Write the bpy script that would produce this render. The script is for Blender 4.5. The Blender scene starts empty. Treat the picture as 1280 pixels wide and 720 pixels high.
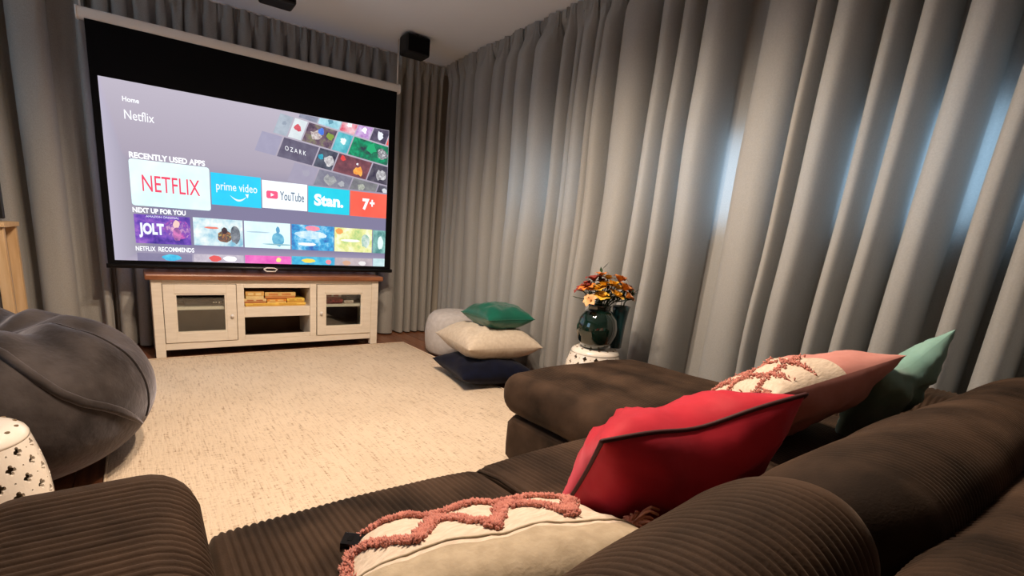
import bpy, bmesh, math, random
import numpy as np
from mathutils import Matrix, Vector, noise

random.seed(7); rng = np.random.default_rng(7)
scene = bpy.context.scene
COL = scene.collection

# ------------------------------------------------------------------ camera
cam_d = bpy.data.cameras.new('camera'); cam = bpy.data.objects.new('camera', cam_d); COL.objects.link(cam)
cam_d.sensor_fit = 'HORIZONTAL'; cam_d.sensor_width = 36.0; cam_d.lens = 600.186 / 1280 * 36
cam_d.shift_x = (640 - 551.136) / 1280; cam_d.shift_y = (440.726 - 360) / 1280
cam_d.clip_start = 0.02; cam_d.clip_end = 60
CX = (0.84803745, -0.52614106, 0.06330925); CY = (-0.07180788, -0.23245247, -0.96995334); CZ = (0.52504867, 0.81801066, -0.23490948)
cam.matrix_world = Matrix(((CX[0], -CY[0], -CZ[0], 0), (CX[1], -CY[1], -CZ[1], 0), (CX[2], -CY[2], -CZ[2], 1.05), (0, 0, 0, 1)))
scene.camera = cam

# ------------------------------------------------------------------ world (blue dusk sky outside the windows)
SKY = 4.0
world = bpy.data.worlds.new('dusk_sky'); scene.world = world; world.use_nodes = True
bg = world.node_tree.nodes['Background']; bg.inputs[0].default_value = (0.52, 0.74, 1.0, 1); bg.inputs[1].default_value = SKY
# ------------------------------------------------------------------ ceiling spotlights (their housings are built below)
SPOT_POS = [(0.62, 1.45), (0.98, 1.45), (0.62, 1.85), (0.98, 1.85)]
SPOT_W = 91.0
WARM = (1.0, 0.79, 0.60)
for k, (x, y) in enumerate(SPOT_POS):
    ld = bpy.data.lights.new('spotlight', 'SPOT'); ld.energy = SPOT_W; ld.color = WARM
    ld.spot_size = math.radians(168); ld.spot_blend = 0.6; ld.shadow_soft_size = 0.035
    lo = bpy.data.objects.new('spotlight_lamp', ld); lo.location = (x, y, 2.565); COL.objects.link(lo)
# ------------------------------------------------------------------ exposure
vs = scene.view_settings
scene.display_settings.display_device = 'sRGB'
vs.view_transform = 'Standard'; vs.look = 'None'; vs.exposure = 0.0; vs.gamma = 1.0; vs.use_curve_mapping = False
try:
    scene.cycles.use_denoising = True; scene.cycles.denoiser = 'OPENIMAGEDENOISE'
    scene.cycles.max_bounces = 8; scene.cycles.diffuse_bounces = 4; scene.cycles.transparent_max_bounces = 8
    scene.cycles.caustics_reflective = False; scene.cycles.caustics_refractive = False
except Exception: pass

# ================================================================== materials
MATS = {}
def newmat(name):
    m = bpy.data.materials.new(name); m.use_nodes = True
    nt = m.node_tree; p = nt.nodes['Principled BSDF']
    return m, nt, p
def c4(c): return (c[0], c[1], c[2], 1.0)
def mat(name, col, rough=0.6, col2=None, nscale=6.0, ndetail=4.0, stretch=(1, 1, 1), lo=0.35, hi=0.65, bump=0.0, bscale=None, bstretch=None,
        sheen=0.0, sheen_col=None, metal=0.0, spec=0.5, coat=0.0, trans=0.0, ior=1.45, emit=None, estr=1.0, bdist=0.01):
    if name in MATS: return MATS[name]
    m, nt, p = newmat(name); N = nt.nodes; L = nt.links
    p.inputs['Base Color'].default_value = c4(col); p.inputs['Roughness'].default_value = rough
    p.inputs['Metallic'].default_value = metal; p.inputs['Specular IOR Level'].default_value = spec
    p.inputs['Sheen Weight'].default_value = sheen; p.inputs['Sheen Roughness'].default_value = 0.45
    if sheen_col: p.inputs['Sheen Tint'].default_value = c4(sheen_col)
    p.inputs['Coat Weight'].default_value = coat; p.inputs['Transmission Weight'].default_value = trans; p.inputs['IOR'].default_value = ior
    tc = N.new('ShaderNodeTexCoord')
    def noise_node(scale, detail, st):
        mp = N.new('ShaderNodeMapping'); mp.inputs['Scale'].default_value = st
        nz = N.new('ShaderNodeTexNoise'); nz.inputs['Scale'].default_value = scale; nz.inputs['Detail'].default_value = detail
        L.new(tc.outputs['Object'], mp.inputs[0]); L.new(mp.outputs[0], nz.inputs['Vector']); return nz
    if col2 is not None:
        nz = noise_node(nscale, ndetail, stretch)
        r = N.new('ShaderNodeValToRGB'); r.color_ramp.elements[0].position = lo; r.color_ramp.elements[1].position = hi
        r.color_ramp.elements[0].color = c4(col); r.color_ramp.elements[1].color = c4(col2)
        L.new(nz.outputs['Fac'], r.inputs[0]); L.new(r.outputs[0], p.inputs['Base Color'])
        if emit is not None:
            L.new(r.outputs[0], p.inputs['Emission Color'])
    if bump:
        nb = noise_node(bscale or nscale * 6, 3.0, bstretch or stretch)
        b = N.new('ShaderNodeBump'); b.inputs['Strength'].default_value = bump; b.inputs['Distance'].default_value = bdist
        L.new(nb.outputs['Fac'], b.inputs['Height']); L.new(b.outputs[0], p.inputs['Normal'])
    if emit is not None:
        if col2 is None: p.inputs['Emission Color'].default_value = c4(emit)
        p.inputs['Emission Strength'].default_value = estr
        p.inputs['Specular IOR Level'].default_value = 0.1
    MATS[name] = m
    return m

M_brown = mat('brown_corduroy', (0.012, 0.0068, 0.004), 0.8, (0.070, 0.042, 0.027), nscale=6.0, lo=0.32, hi=0.74, bump=0.35, bscale=260, sheen=0.07, sheen_col=(1.0, 0.78, 0.6), spec=0.15, bdist=0.002)
M_brown_d = mat('brown_corduroy_base', (0.020, 0.012, 0.008), 0.8, (0.04, 0.025, 0.017), nscale=6, bump=0.3, bscale=260, sheen=0.12, sheen_col=(1, 0.8, 0.6), spec=0.1, bdist=0.002)
M_white_paint = mat('cream_painted_wood', (0.74, 0.66, 0.55), 0.45, (0.80, 0.72, 0.61), nscale=9, stretch=(1, 1, 6), bump=0.06, bscale=60)
M_inside = mat('dark_cabinet_inside', (0.085, 0.055, 0.036), 0.7, (0.11, 0.072, 0.048), nscale=8)  # cabinet back and bottom panels, darker brown than the cream frame
M_redwood = mat('red_brown_wood', (0.20, 0.070, 0.030), 0.35, (0.34, 0.135, 0.060), nscale=7, stretch=(0.7, 9, 9), bump=0.08, bscale=50, coat=0.2)
M_floor = mat('floor_timber', (0.20, 0.070, 0.030), 0.35, (0.32, 0.125, 0.055), nscale=5, stretch=(10, 0.8, 1), bump=0.08, bscale=30, coat=0.25)
M_floor2 = mat('floor_timber_dark', (0.16, 0.055, 0.024), 0.35, (0.27, 0.10, 0.045), nscale=5, stretch=(10, 0.8, 1), bump=0.08, bscale=30, coat=0.25)
M_ceiling = mat('ceiling_paint_bluelit', (0.83, 0.88, 0.95), 0.85, (0.85, 0.90, 0.97), nscale=2, bump=0.05, bscale=80)  # bluish tint puts the cool light on the ceiling into its colour
M_wall = mat('wall_paint', (0.50, 0.45, 0.39), 0.85, (0.54, 0.49, 0.42), nscale=2)
M_black = mat('matt_black_cloth', (0.004, 0.004, 0.005), 0.85, spec=0.1, bump=0.05, bscale=300)
M_blackp = mat('black_plastic', (0.008, 0.008, 0.009), 0.4)
M_case = mat('white_metal_casing', (0.80, 0.76, 0.72), 0.35)
M_silver = mat('silver_metal', (0.75, 0.75, 0.76), 0.25, metal=1.0)
M_bean = mat('grey_velour', (0.016, 0.012, 0.010), 0.8, (0.062, 0.052, 0.050), nscale=5, lo=0.38, hi=0.66, bump=0.6, bscale=30, sheen=0.45, sheen_col=(0.9, 0.88, 1.0), spec=0.1, bdist=0.006)
M_ceramic = mat('white_glazed_ceramic', (0.78, 0.72, 0.64), 0.18, (0.82, 0.76, 0.68), nscale=5, coat=0.4)
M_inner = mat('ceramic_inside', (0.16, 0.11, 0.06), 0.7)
M_vase = mat('bottle_green_glaze', (0.002, 0.011, 0.008), 0.07, (0.003, 0.018, 0.012), nscale=4, coat=1.0)
M_teal_vase = mat('dark_teal_glaze', (0.012, 0.055, 0.065), 0.25, (0.016, 0.070, 0.080), nscale=5, coat=0.4)
M_green = mat('emerald_satin', (0.001, 0.085, 0.055), 0.30, (0.002, 0.125, 0.080), nscale=5, sheen=0.3, bump=0.15, bscale=14, bdist=0.01)
M_linen = mat('cream_linen', (0.56, 0.47, 0.37), 0.85, (0.64, 0.55, 0.44), nscale=40, bump=0.25, bscale=200, sheen=0.1, bdist=0.002)
M_linen_d = mat('cream_linen_back', (0.37, 0.295, 0.20), 0.85, (0.45, 0.365, 0.255), nscale=40, bump=0.3, bscale=160, sheen=0.1, bdist=0.003)
M_woven = mat('cream_woven', (0.56, 0.46, 0.36), 0.9, (0.68, 0.57, 0.46), nscale=120, stretch=(0.3, 1, 1), bump=0.5, bscale=160, bdist=0.003)
M_navy = mat('navy_cloth', (0.002, 0.003, 0.011), 0.85, (0.003, 0.005, 0.018), nscale=20, sheen=0.1, spec=0.15)
M_tuft = mat('pink_wool_tuft', (0.42, 0.15, 0.12), 0.95, (0.58, 0.24, 0.19), nscale=60, sheen=0.2, spec=0.1)
M_tassel = mat('salmon_tassel', (0.62, 0.25, 0.15), 0.95, (0.74, 0.34, 0.22), nscale=80, spec=0.1)
M_red = mat('crimson_velvet', (0.40, 0.012, 0.026), 0.6, (0.54, 0.022, 0.040), nscale=7, bump=0.25, bscale=9, sheen=0.5, sheen_col=(1, 0.25, 0.35), spec=0.2, bdist=0.015)
M_piping = mat('maroon_piping', (0.045, 0.008, 0.010), 0.7)
M_pink = mat('dusty_pink_cotton', (0.50, 0.205, 0.175), 0.9, (0.58, 0.255, 0.22), nscale=12, bump=0.3, bscale=10, sheen=0.1, bdist=0.012)
M_tealc = mat('sage_teal_cotton', (0.17, 0.33, 0.29), 0.8, (0.22, 0.40, 0.35), nscale=9, bump=0.3, bscale=12, sheen=0.15, bdist=0.012)
M_pouf = mat('pale_grey_knit', (0.46, 0.43, 0.42), 0.95, (0.53, 0.50, 0.49), nscale=30, bump=0.4, bscale=120, bdist=0.003)
M_oak = mat('pale_oak', (0.52, 0.33, 0.16), 0.5, (0.62, 0.42, 0.23), nscale=6, stretch=(8, 8, 0.7), bump=0.06)
M_glassy = mat('black_glass', (0.004, 0.004, 0.005), 0.06)
M_leaf = mat('dark_leaf', (0.010, 0.030, 0.010), 0.5, (0.02, 0.055, 0.018), nscale=20)
M_stem = mat('green_stem', (0.03, 0.07, 0.02), 0.6)
M_speaker = mat('speaker_cabinet', (0.006, 0.006, 0.007), 0.6)

def glass_mat():
    m, nt, p = newmat('clear_pane'); N = nt.nodes; L = nt.links
    t = N.new('ShaderNodeBsdfTransparent'); t.inputs[0].default_value = (0.92, 0.95, 0.94, 1)
    g = N.new('ShaderNodeBsdfGlossy'); g.inputs['Roughness'].default_value = 0.03; g.inputs[0].default_value = (1, 1, 1, 1)
    mx = N.new('ShaderNodeMixShader'); mx.inputs[0].default_value = 0.06
    L.new(t.outputs[0], mx.inputs[1]); L.new(g.outputs[0], mx.inputs[2]); L.new(mx.outputs[0], N['Material Output'].inputs[0]); N.remove(p)
    return m
M_pane = glass_mat()

def curtain_mat(name, a, b, tr):
    m, nt, p = newmat(name); N = nt.nodes; L = nt.links
    tc = N.new('ShaderNodeTexCoord'); mp = N.new('ShaderNodeMapping'); mp.inputs['Scale'].default_value = (1, 1, 1)
    nz = N.new('ShaderNodeTexNoise'); nz.inputs['Scale'].default_value = 160; nz.inputs['Detail'].default_value = 3
    r = N.new('ShaderNodeValToRGB'); r.color_ramp.elements[0].color = c4(a); r.color_ramp.elements[1].color = c4(b)
    r.color_ramp.elements[0].position = 0.3; r.color_ramp.elements[1].position = 0.7
    L.new(tc.outputs['Object'], mp.inputs[0]); L.new(mp.outputs[0], nz.inputs['Vector']); L.new(nz.outputs['Fac'], r.inputs[0])
    bp = N.new('ShaderNodeBump'); bp.inputs['Strength'].default_value = 0.25; bp.inputs['Distance'].default_value = 0.003
    L.new(nz.outputs['Fac'], bp.inputs['Height'])
    L.new(r.outputs[0], p.inputs['Base Color']); L.new(bp.outputs[0], p.inputs['Normal'])
    p.inputs['Roughness'].default_value = 0.9; p.inputs['Specular IOR Level'].default_value = 0.1
    p.inputs['Sheen Weight'].default_value = 0.15
    tl = N.new('ShaderNodeBsdfTranslucent'); tl.inputs[0].default_value = (0.70, 0.74, 0.76, 1)
    mx = N.new('ShaderNodeMixShader'); mx.inputs[0].default_value = tr
    L.new(p.outputs[0], mx.inputs[1]); L.new(tl.outputs[0], mx.inputs[2]); L.new(mx.outputs[0], N['Material Output'].inputs[0])
    return m
M_curtain = curtain_mat('grey_curtain_cloth', (0.40, 0.40, 0.39), (0.49, 0.485, 0.47), 0.30)
M_curtain_back = curtain_mat('grey_curtain_cloth_lined', (0.32, 0.31, 0.285), (0.39, 0.375, 0.345), 0.02)

def rug_mat():
    m, nt, p = newmat('woven_wool_rug'); N = nt.nodes; L = nt.links
    tc = N.new('ShaderNodeTexCoord')
    def nz(scale, st, det=3):
        mp = N.new('ShaderNodeMapping'); mp.inputs['Scale'].default_value = st
        n = N.new('ShaderNodeTexNoise'); n.inputs['Scale'].default_value = scale; n.inputs['Detail'].default_value = det
        L.new(tc.outputs['Object'], mp.inputs[0]); L.new(mp.outputs[0], n.inputs['Vector']); return n
    a = nz(120, (1.0, 0.10, 1)); b = nz(150, (0.25, 1.0, 1)); c = nz(2.2, (1, 1, 1))
    mul = N.new('ShaderNodeMath'); mul.operation = 'ADD'; L.new(a.outputs['Fac'], mul.inputs[0]); L.new(b.outputs['Fac'], mul.inputs[1])
    r = N.new('ShaderNodeValToRGB'); e = r.color_ramp.elements
    e[0].position = 0.66; e[0].color = (0.36, 0.24, 0.15, 1); e[1].position = 1.02; e[1].color = (0.76, 0.62, 0.47, 1)
    k = e.new(0.84); k.color = (0.66, 0.52, 0.385, 1)
    L.new(mul.outputs[0], r.inputs[0])
    mx = N.new('ShaderNodeMix'); mx.data_type = 'RGBA'; mx.blend_type = 'MULTIPLY'; mx.inputs[0].default_value = 0.35
    r2 = N.new('ShaderNodeValToRGB'); r2.color_ramp.elements[0].position = 0.35; r2.color_ramp.elements[0].color = (0.78, 0.76, 0.73, 1); r2.color_ramp.elements[1].position = 0.6
    L.new(c.outputs['Fac'], r2.inputs[0]); L.new(r.outputs[0], mx.inputs[6]); L.new(r2.outputs[0], mx.inputs[7]); L.new(mx.outputs[2], p.inputs['Base Color'])
    bp = N.new('ShaderNodeBump'); bp.inputs['Strength'].default_value = 0.6; bp.inputs['Distance'].default_value = 0.006
    L.new(mul.outputs[0], bp.inputs['Height']); L.new(bp.outputs[0], p.inputs['Normal'])
    p.inputs['Roughness'].default_value = 0.95; p.inputs['Specular IOR Level'].default_value = 0.1; p.inputs['Sheen Weight'].default_value = 0.2
    return m
M_rug = rug_mat()

# ================================================================== object helpers
def tag(o, label=None, cat=None, group=None, kind=None):
    if label: o['label'] = label
    if cat: o['category'] = cat
    if group: o['group'] = group
    if kind: o['kind'] = kind
    return o
def origin(o):
    v = Vector((0, 0, 0))
    while o is not None:
        v = v + o.location; o = o.parent
    return v
def thing(name, label, cat, loc=(0, 0, 0), group=None):
    o = bpy.data.objects.new(name, None); o.location = loc; o.empty_display_size = 0.1; COL.objects.link(o)
    return tag(o, label, cat, group)
def build(name, verts, faces, m, parent=None, smooth=True, label=None):
    """world-space verts -> one mesh object (local to its parent's origin)"""
    V = np.asarray(verts, dtype=float).reshape(-1, 3)
    if parent is not None:
        V = V - np.array(origin(parent))
    me = bpy.data.meshes.new(name); me.from_pydata(V.tolist(), [], faces); me.update()
    if smooth: me.polygons.foreach_set('use_smooth', [True] * len(me.polygons))
    o = bpy.data.objects.new(name, me)
    for mm in (m if isinstance(m, (list, tuple)) else [m]): me.materials.append(mm)
    if parent is not None: o.parent = parent
    COL.objects.link(o)
    if label: o['label'] = label
    return o
class MB:
    """mesh collector"""
    def __init__(s): s.v = []; s.f = []
    def add(s, v, f):
        n = len(s.v); s.v += [tuple(p) for p in v]; s.f += [tuple(i + n for i in q) for q in f]; return s
    def box(s, x0, x1, y0, y1, z0, z1, ch=0.0):
        bm = bmesh.new(); bmesh.ops.create_cube(bm, size=1)
        for q in bm.verts: q.co = Vector(((x0 + x1) / 2 + q.co.x * (x1 - x0), (y0 + y1) / 2 + q.co.y * (y1 - y0), (z0 + z1) / 2 + q.co.z * (z1 - z0)))
        if ch > 0:
            ch = min(ch, 0.45 * min(x1 - x0, y1 - y0, z1 - z0))
            bmesh.ops.bevel(bm, geom=bm.edges[:], offset=ch, segments=2, affect='EDGES', profile=0.5)
        bm.verts.index_update()
        s.add([q.co[:] for q in bm.verts], [[q.index for q in f.verts] for f in bm.faces]); bm.free(); return s
    def tube(s, pts, r, n=8, caps=True):
        pts = [Vector(p) for p in pts]; K = len(pts); base = len(s.v); up = None
        for i, p in enumerate(pts):
            t = (pts[min(i + 1, K - 1)] - pts[max(i - 1, 0)])
            if t.length < 1e-9: t = Vector((0, 0, 1))
            t.normalize()
            if up is None: up = Vector((0, 0, 1)) if abs(t.z) < 0.9 else Vector((1, 0, 0))
            a = (up - t * up.dot(t)); a.normalize(); b = t.cross(a); up = a
            rr = r[i] if isinstance(r, (list, tuple)) else r
            for k in range(n):
                an = 2 * math.pi * k / n
                s.v.append(tuple(p + a * math.cos(an) * rr + b * math.sin(an) * rr))
        for i in range(K - 1):
            for k in range(n):
                s.f.append((base + i * n + k, base + i * n + (k + 1) % n, base + (i + 1) * n + (k + 1) % n, base + (i + 1) * n + k))
        if caps:
            s.f.append(tuple(base + k for k in range(n))[::-1]); s.f.append(tuple(base + (K - 1) * n + k for k in range(n)))
        return s
    def lathe(s, prof, c=(0, 0, 0), n=40):
        base = len(s.v)
        for (r, z) in prof:
            for k in range(n):
                a = 2 * math.pi * k / n; s.v.append((c[0] + r * math.cos(a), c[1] + r * math.sin(a), c[2] + z))
        for i in range(len(prof) - 1):
            for k in range(n):
                s.f.append((base + i * n + k, base + i * n + (k + 1) % n, base + (i + 1) * n + (k + 1) % n, base + (i + 1) * n + k))
        s.f.append(tuple(base + k for k in range(n))[::-1]); s.f.append(tuple(base + (len(prof) - 1) * n + k for k in range(n)))
        return s
    def out(s, name, m, parent=None, smooth=False, label=None): return build(name, s.v, s.f, m, parent, smooth, label)
def bx(name, dims, m, parent=None, ch=0.003, label=None):
    o = MB().box(*dims, ch=ch).out(name, m, parent, label=label); return o
def struct(o): o['kind'] = 'structure'; return o
def ss(a, b, x):
    t = np.clip((x - a) / (b - a), 0, 1); return t * t * (3 - 2 * t)

def sweep_box(lo, hi, axis, r, re, pitch=0.0, amp=0.0, nsec=64, crown=0.0, crown_cross=0.0, sampling=None, wob=0.0, seed=0, squeeze=None):
    """rounded soft block between lo and hi; cross-section (rounded rect) swept along `axis`; corduroy ribs repeat along the sweep"""
    lo = np.array(lo, float); hi = np.array(hi, float); o = [i for i in (0, 1, 2) if i != axis]
    L = hi[axis] - lo[axis]; A = (hi[o[0]] - lo[o[0]]) / 2; B = (hi[o[1]] - lo[o[1]]) / 2
    ca = (hi[o[0]] + lo[o[0]]) / 2; cb = (hi[o[1]] + lo[o[1]]) / 2
    n = sampling or (int(L / pitch * 6) if pitch else 40)
    s = np.concatenate([re * (1 - np.cos(np.linspace(0, math.pi / 2, 9)))[:-1], np.linspace(re, L - re, n), L - re * (1 - np.cos(np.linspace(math.pi / 2, 0, 9)))[1:]])
    # section: points + normals of a rounded rect, uniform by arclength
    per = []
    r = min(r, A * 0.98, B * 0.98)
    dense = []
    for (sx, sy, a0) in ((1, 1, 0), (-1, 1, 90), (-1, -1, 180), (1, -1, 270)):
        for q in np.linspace(0, 90, 24):
            an = math.radians(a0 + q); dense.append((sx * (A - r) + r * math.cos(an), sy * (B - r) + r * math.sin(an), math.cos(an), math.sin(an)))
    dense.append(dense[0]); D = np.array(dense)
    dl = np.concatenate([[0], np.cumsum(np.linalg.norm(np.diff(D[:, :2], axis=0), axis=1))])
    t = np.linspace(0, dl[-1], nsec, endpoint=False)
    S = np.stack([np.interp(t, dl, D[:, k]) for k in range(4)], 1)
    S[:, 2:] /= np.linalg.norm(S[:, 2:], axis=1, keepdims=True)
    V = np.zeros((len(s), nsec, 3))
    for i, si in enumerate(s):
        e = min(si, L - si); ins = 0.0
        if e < re: ins = re - math.sqrt(max(0.0, re * re - (re - e) ** 2))
        rib = 0.0
        if pitch and amp: rib = amp * (abs(math.cos(math.pi * si / pitch)) ** 0.7 - 0.6) * min(1, e / (re * 0.5 + 1e-6))
        a = S[:, 0] * (A - ins) / A + S[:, 2] * rib; b = S[:, 1] * (B - ins) / B + S[:, 3] * rib
        u = 2 * si / L - 1
        top = np.clip(S[:, 1] / B, 0, 1)
        b = b + top * (crown * (1 - u * u) + crown_cross * (1 - (S[:, 0] / A) ** 2))
        if wob:
            for k in range(nsec):
                b[k] += wob * noise.noise(Vector((si * 5 + seed * 7.1, S[k, 0] * 5, S[k, 1] * 5 + seed)))
                a[k] += wob * noise.noise(Vector((si * 5 - seed * 3.1, S[k, 0] * 5 + 9, S[k, 1] * 5)))
        P = np.zeros((nsec, 3)); P[:, axis] = lo[axis] + si; P[:, o[0]] = ca + a; P[:, o[1]] = cb + b
        V[i] = P
    F = []
    m = len(s)
    flip = (axis == 1)
    for i in range(m - 1):
        for k in range(nsec):
            q = (i * nsec + k, i * nsec + (k + 1) % nsec, (i + 1) * nsec + (k + 1) % nsec, (i + 1) * nsec + k)
            F.append(q if not flip else q[::-1])
    c1 = tuple(range(nsec)); c2 = tuple((m - 1) * nsec + k for k in range(nsec))
    F.append(c1[::-1] if not flip else c1); F.append(c2 if not flip else c2[::-1])
    return V.reshape(-1, 3), F

# ================================================================== the room shell
X0, X1, Y0, Y1, ZC = -2.3, 2.98, -2.2, 4.80, 2.70
fl = struct(bx('floor', (X0, X1, Y0, Y1, -0.08, -0.014), M_floor2, ch=0))
PW = 0.135; nb = int(math.ceil((X1 - X0) / PW)); me_cache = {}
for i in range(nb):
    ya = Y0 - (i * 0.77 % 1.9)
    while ya < Y1:
        a, b = max(ya, Y0), min(ya + 1.9, Y1); ya += 1.9
        if b - a < 0.02: continue
        x0 = X0 + i * PW; x1 = min(x0 + PW, X1)
        key = (round(b - a, 3), round(x1 - x0, 3), i % 2)
        if key not in me_cache:
            o = MB().box(0.0012, key[1] - 0.0012, 0.001, key[0] - 0.001, -0.014, 0.0, ch=0.0015).out('plank', (M_floor, M_floor2)[i % 2]); me_cache[key] = o.data
        else:
            o = bpy.data.objects.new('plank', me_cache[key]); COL.objects.link(o)
        o.location = (x0, a, 0); o.parent = fl
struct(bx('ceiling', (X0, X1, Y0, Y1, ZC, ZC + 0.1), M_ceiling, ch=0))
struct(bx('wall_back', (X0 - 0.1, X1 + 0.12, Y1, Y1 + 0.1, -0.08, ZC + 0.1), M_wall, ch=0))
struct(bx('wall_front', (X0 - 0.1, X1 + 0.12, Y0 - 0.1, Y0, -0.08, ZC + 0.1), M_wall, ch=0))
LW = (2.0, 3.4, 0.90, 2.20)
struct(MB().box(X0 - 0.1, X0, Y0, LW[0], -0.08, ZC + 0.1).box(X0 - 0.1, X0, LW[1], Y1, -0.08, ZC + 0.1).box(X0 - 0.1, X0, LW[0], LW[1], -0.08, LW[2]).box(X0 - 0.1, X0, LW[0], LW[1], LW[3], ZC + 0.1).out('wall_left', M_wall))
m = MB(); ym = (LW[0] + LW[1]) / 2
for a, b in ((LW[0], LW[0] + .05), (ym - .025, ym + .025), (LW[1] - .05, LW[1])): m.box(X0 - 0.08, X0 - 0.02, a, b, LW[2], LW[3])
for a, b in ((LW[0] + .05, ym - .025), (ym + .025, LW[1] - .05)): m.box(X0 - 0.08, X0 - 0.02, a, b, LW[2], LW[2] + .05).box(X0 - 0.08, X0 - 0.02, a, b, LW[3] - .05, LW[3])
w = struct(m.out('window_5', M_case))
for a, b in ((LW[0] + .05, ym - .025), (ym + .025, LW[1] - .05)): bx('pane', (X0 - 0.052, X0 - 0.048, a, b, LW[2] + .05, LW[3] - .05), M_pane, w, ch=0)
# right wall with a ribbon of windows behind the curtains
WZ0, WZ1 = 1.20, 1.74
WIN = [(-0.55, 0.36), (0.46, 1.20), (1.42, 2.22), (2.60, 3.40)]
mb = MB().box(X1, X1 + 0.12, Y0, Y1, -0.08, WZ0).box(X1, X1 + 0.12, Y0, Y1, WZ1, ZC + 0.1)
ed = [Y0] + [q for w in WIN for q in w] + [Y1]
for k in range(0, len(ed), 2): mb.box(X1, X1 + 0.12, ed[k], ed[k + 1], WZ0, WZ1)
struct(mb.out('wall_right', M_wall))
for k, (a, b) in enumerate(WIN):
    m = MB(); f = 0.045
    m.box(X1 + 0.02, X1 + 0.08, a, a + f, WZ0, WZ1).box(X1 + 0.02, X1 + 0.08, b - f, b, WZ0, WZ1).box(X1 + 0.02, X1 + 0.08, a + f, b - f, WZ0, WZ0 + f).box(X1 + 0.02, X1 + 0.08, a + f, b - f, WZ1 - f, WZ1)
    w = struct(m.out('window_%d' % (k + 1), M_case))
    bx('pane', (X1 + 0.046, X1 + 0.05, a + f, b - f, WZ0 + f, WZ1 - f), M_pane, w, ch=0)
    bx('window_sill', (X1 - 0.02, X1 + 0.02, a - 0.03, b + 0.03, WZ0 - 0.03, WZ0), M_case, w)
struct(bx('trim_1', (X0, X1, Y1 - 0.015, Y1, 0, 0.10), M_case))
struct(bx('baseboard_left', (X0, X0 + 0.015, Y0, Y1 - 0.02, 0, 0.10), M_case))

# ================================================================== curtains
def tube_profile(tubes, s0, s1, valley=0.015, seed=0):
    """tubes: (start, end, depth) ascending along the wall -> polyline of (s, h); each fold is a rounded tube standing off the wall"""
    r = random.Random(seed); P = [(s0, valley)] if tubes[0][0] - s0 > 0.01 else []
    for i, (a, b, d) in enumerate(tubes):
        mid, hf = (a + b) / 2, (b - a) / 2
        for th in np.linspace(math.pi, 0, 34):
            c, n = math.cos(th), math.sin(th)
            P.append((mid + 1.26 * hf * (0.70 + 0.30 * n ** 0.6) * math.copysign(abs(c) ** 0.75, c), valley + (d - valley) * abs(n) ** 0.85))
        nx = tubes[i + 1][0] if i + 1 < len(tubes) else s1
        if nx - b > 0.004:
            k = max(2, int((nx - b) / 0.02))
            for q in range(1, k): P.append((b + (nx - b) * q / k, valley * (0.4 + 0.9 * r.random())))
    if s1 - tubes[-1][1] > 0.004: P.append((s1, valley))
    return np.array(P)
def curtain(name, label, s0, s1, tubes, place, ztop, zbot, m, seed=0, heading=0.075, gfreq=0.11):
    root = thing(name, label, 'curtain', place((s0 + s1) / 2, 0, 0.0))
    P = tube_profile(tubes, s0, s1, seed=seed); s = P[:, 0]; h = P[:, 1]; n = len(s)
    arc = np.concatenate([[0], np.cumsum(np.hypot(np.diff(s), np.diff(h)))])
    su = s0 + (s1 - s0) * arc / arc[-1]                     # even spacing for the gathered heading
    zs = np.concatenate([np.linspace(ztop, ztop - heading, 5), np.linspace(ztop - heading, ztop - 0.6, 14)[1:], np.linspace(ztop - 0.6, zbot, 26)[1:]])
    fine = np.array([noise.noise(Vector((q / gfreq, seed * 3.3, 0))) for q in arc]); fine2 = np.array([noise.noise(Vector((q / 0.050, seed * 5.3, 4))) for q in arc])
    V = np.zeros((len(zs), n, 3)); hmean = 0.78 * float(np.mean([t_[2] for t_ in tubes]))
    for i, z in enumerate(zs):
        dt = ztop - z; am = 0.10 + 0.90 * float(ss(0.03, 0.24, dt)); gm = 1 - float(ss(0.05, 0.30, dt))
        sway = np.array([0.014 * noise.noise(Vector((q * 1.4, z * 0.8, seed))) for q in s])
        swell = np.array([noise.noise(Vector((q * 2.1, z * 1.1, seed + 20))) for q in s])
        g2 = 1 - float(ss(0.06, 0.18, dt)); hz = h * am * (1 + 0.14 * swell) + (1 - am) * hmean + gm * 0.020 * fine + g2 * (0.018 * fine2 + 0.013 * np.sin(arc * 2 * math.pi / 0.085 + 3 * fine))
        hz = hz + 0.003 * np.array([noise.noise(Vector((q * 16, z * 2.5, seed + 3))) for q in arc])
        sw = s + sway + gm * 0.010 * fine2
        V[i] = [place(a_, b_, z) for a_, b_ in zip(sw, hz)]
    def grid(r): return [(i * n + k, i * n + k + 1, (i + 1) * n + k + 1, (i + 1) * n + k) for i in range(r - 1) for k in range(n - 1)]
    build('drape', V[4:].reshape(-1, 3), grid(len(zs) - 4), m, root)
    build('heading', V[:5].reshape(-1, 3), grid(5), m, root)
    return root
XC = 2.940
def pr(s, h, z): return (XC - h, s, z)
T_far = [(1.298, 1.497, 0.240), (1.657, 1.789, 0.290), (1.845, 1.931, 0.280), (1.975, 2.064, 0.290), (2.150, 2.337, 0.290), (2.405, 2.495, 0.270), (2.525, 2.592, 0.220), (2.625, 2.722, 0.230), (2.742, 2.806, 0.190), (2.822, 2.896, 0.240),
         (2.985, 3.134, 0.300), (3.205, 3.339, 0.280), (3.385, 3.515, 0.270), (3.570, 3.717, 0.260), (3.790, 3.989, 0.250), (4.045, 4.180, 0.220), (4.21, 4.29, 0.190), (4.33, 4.41, 0.190), (4.435, 4.50, 0.170)]
curtain('curtain', 'long grey curtain over the windows, from the room corner to behind the chaise', 1.290, 4.53, T_far, pr, 2.694, 0.015, M_curtain, seed=1)
T_near = []
q = -1.66
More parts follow.
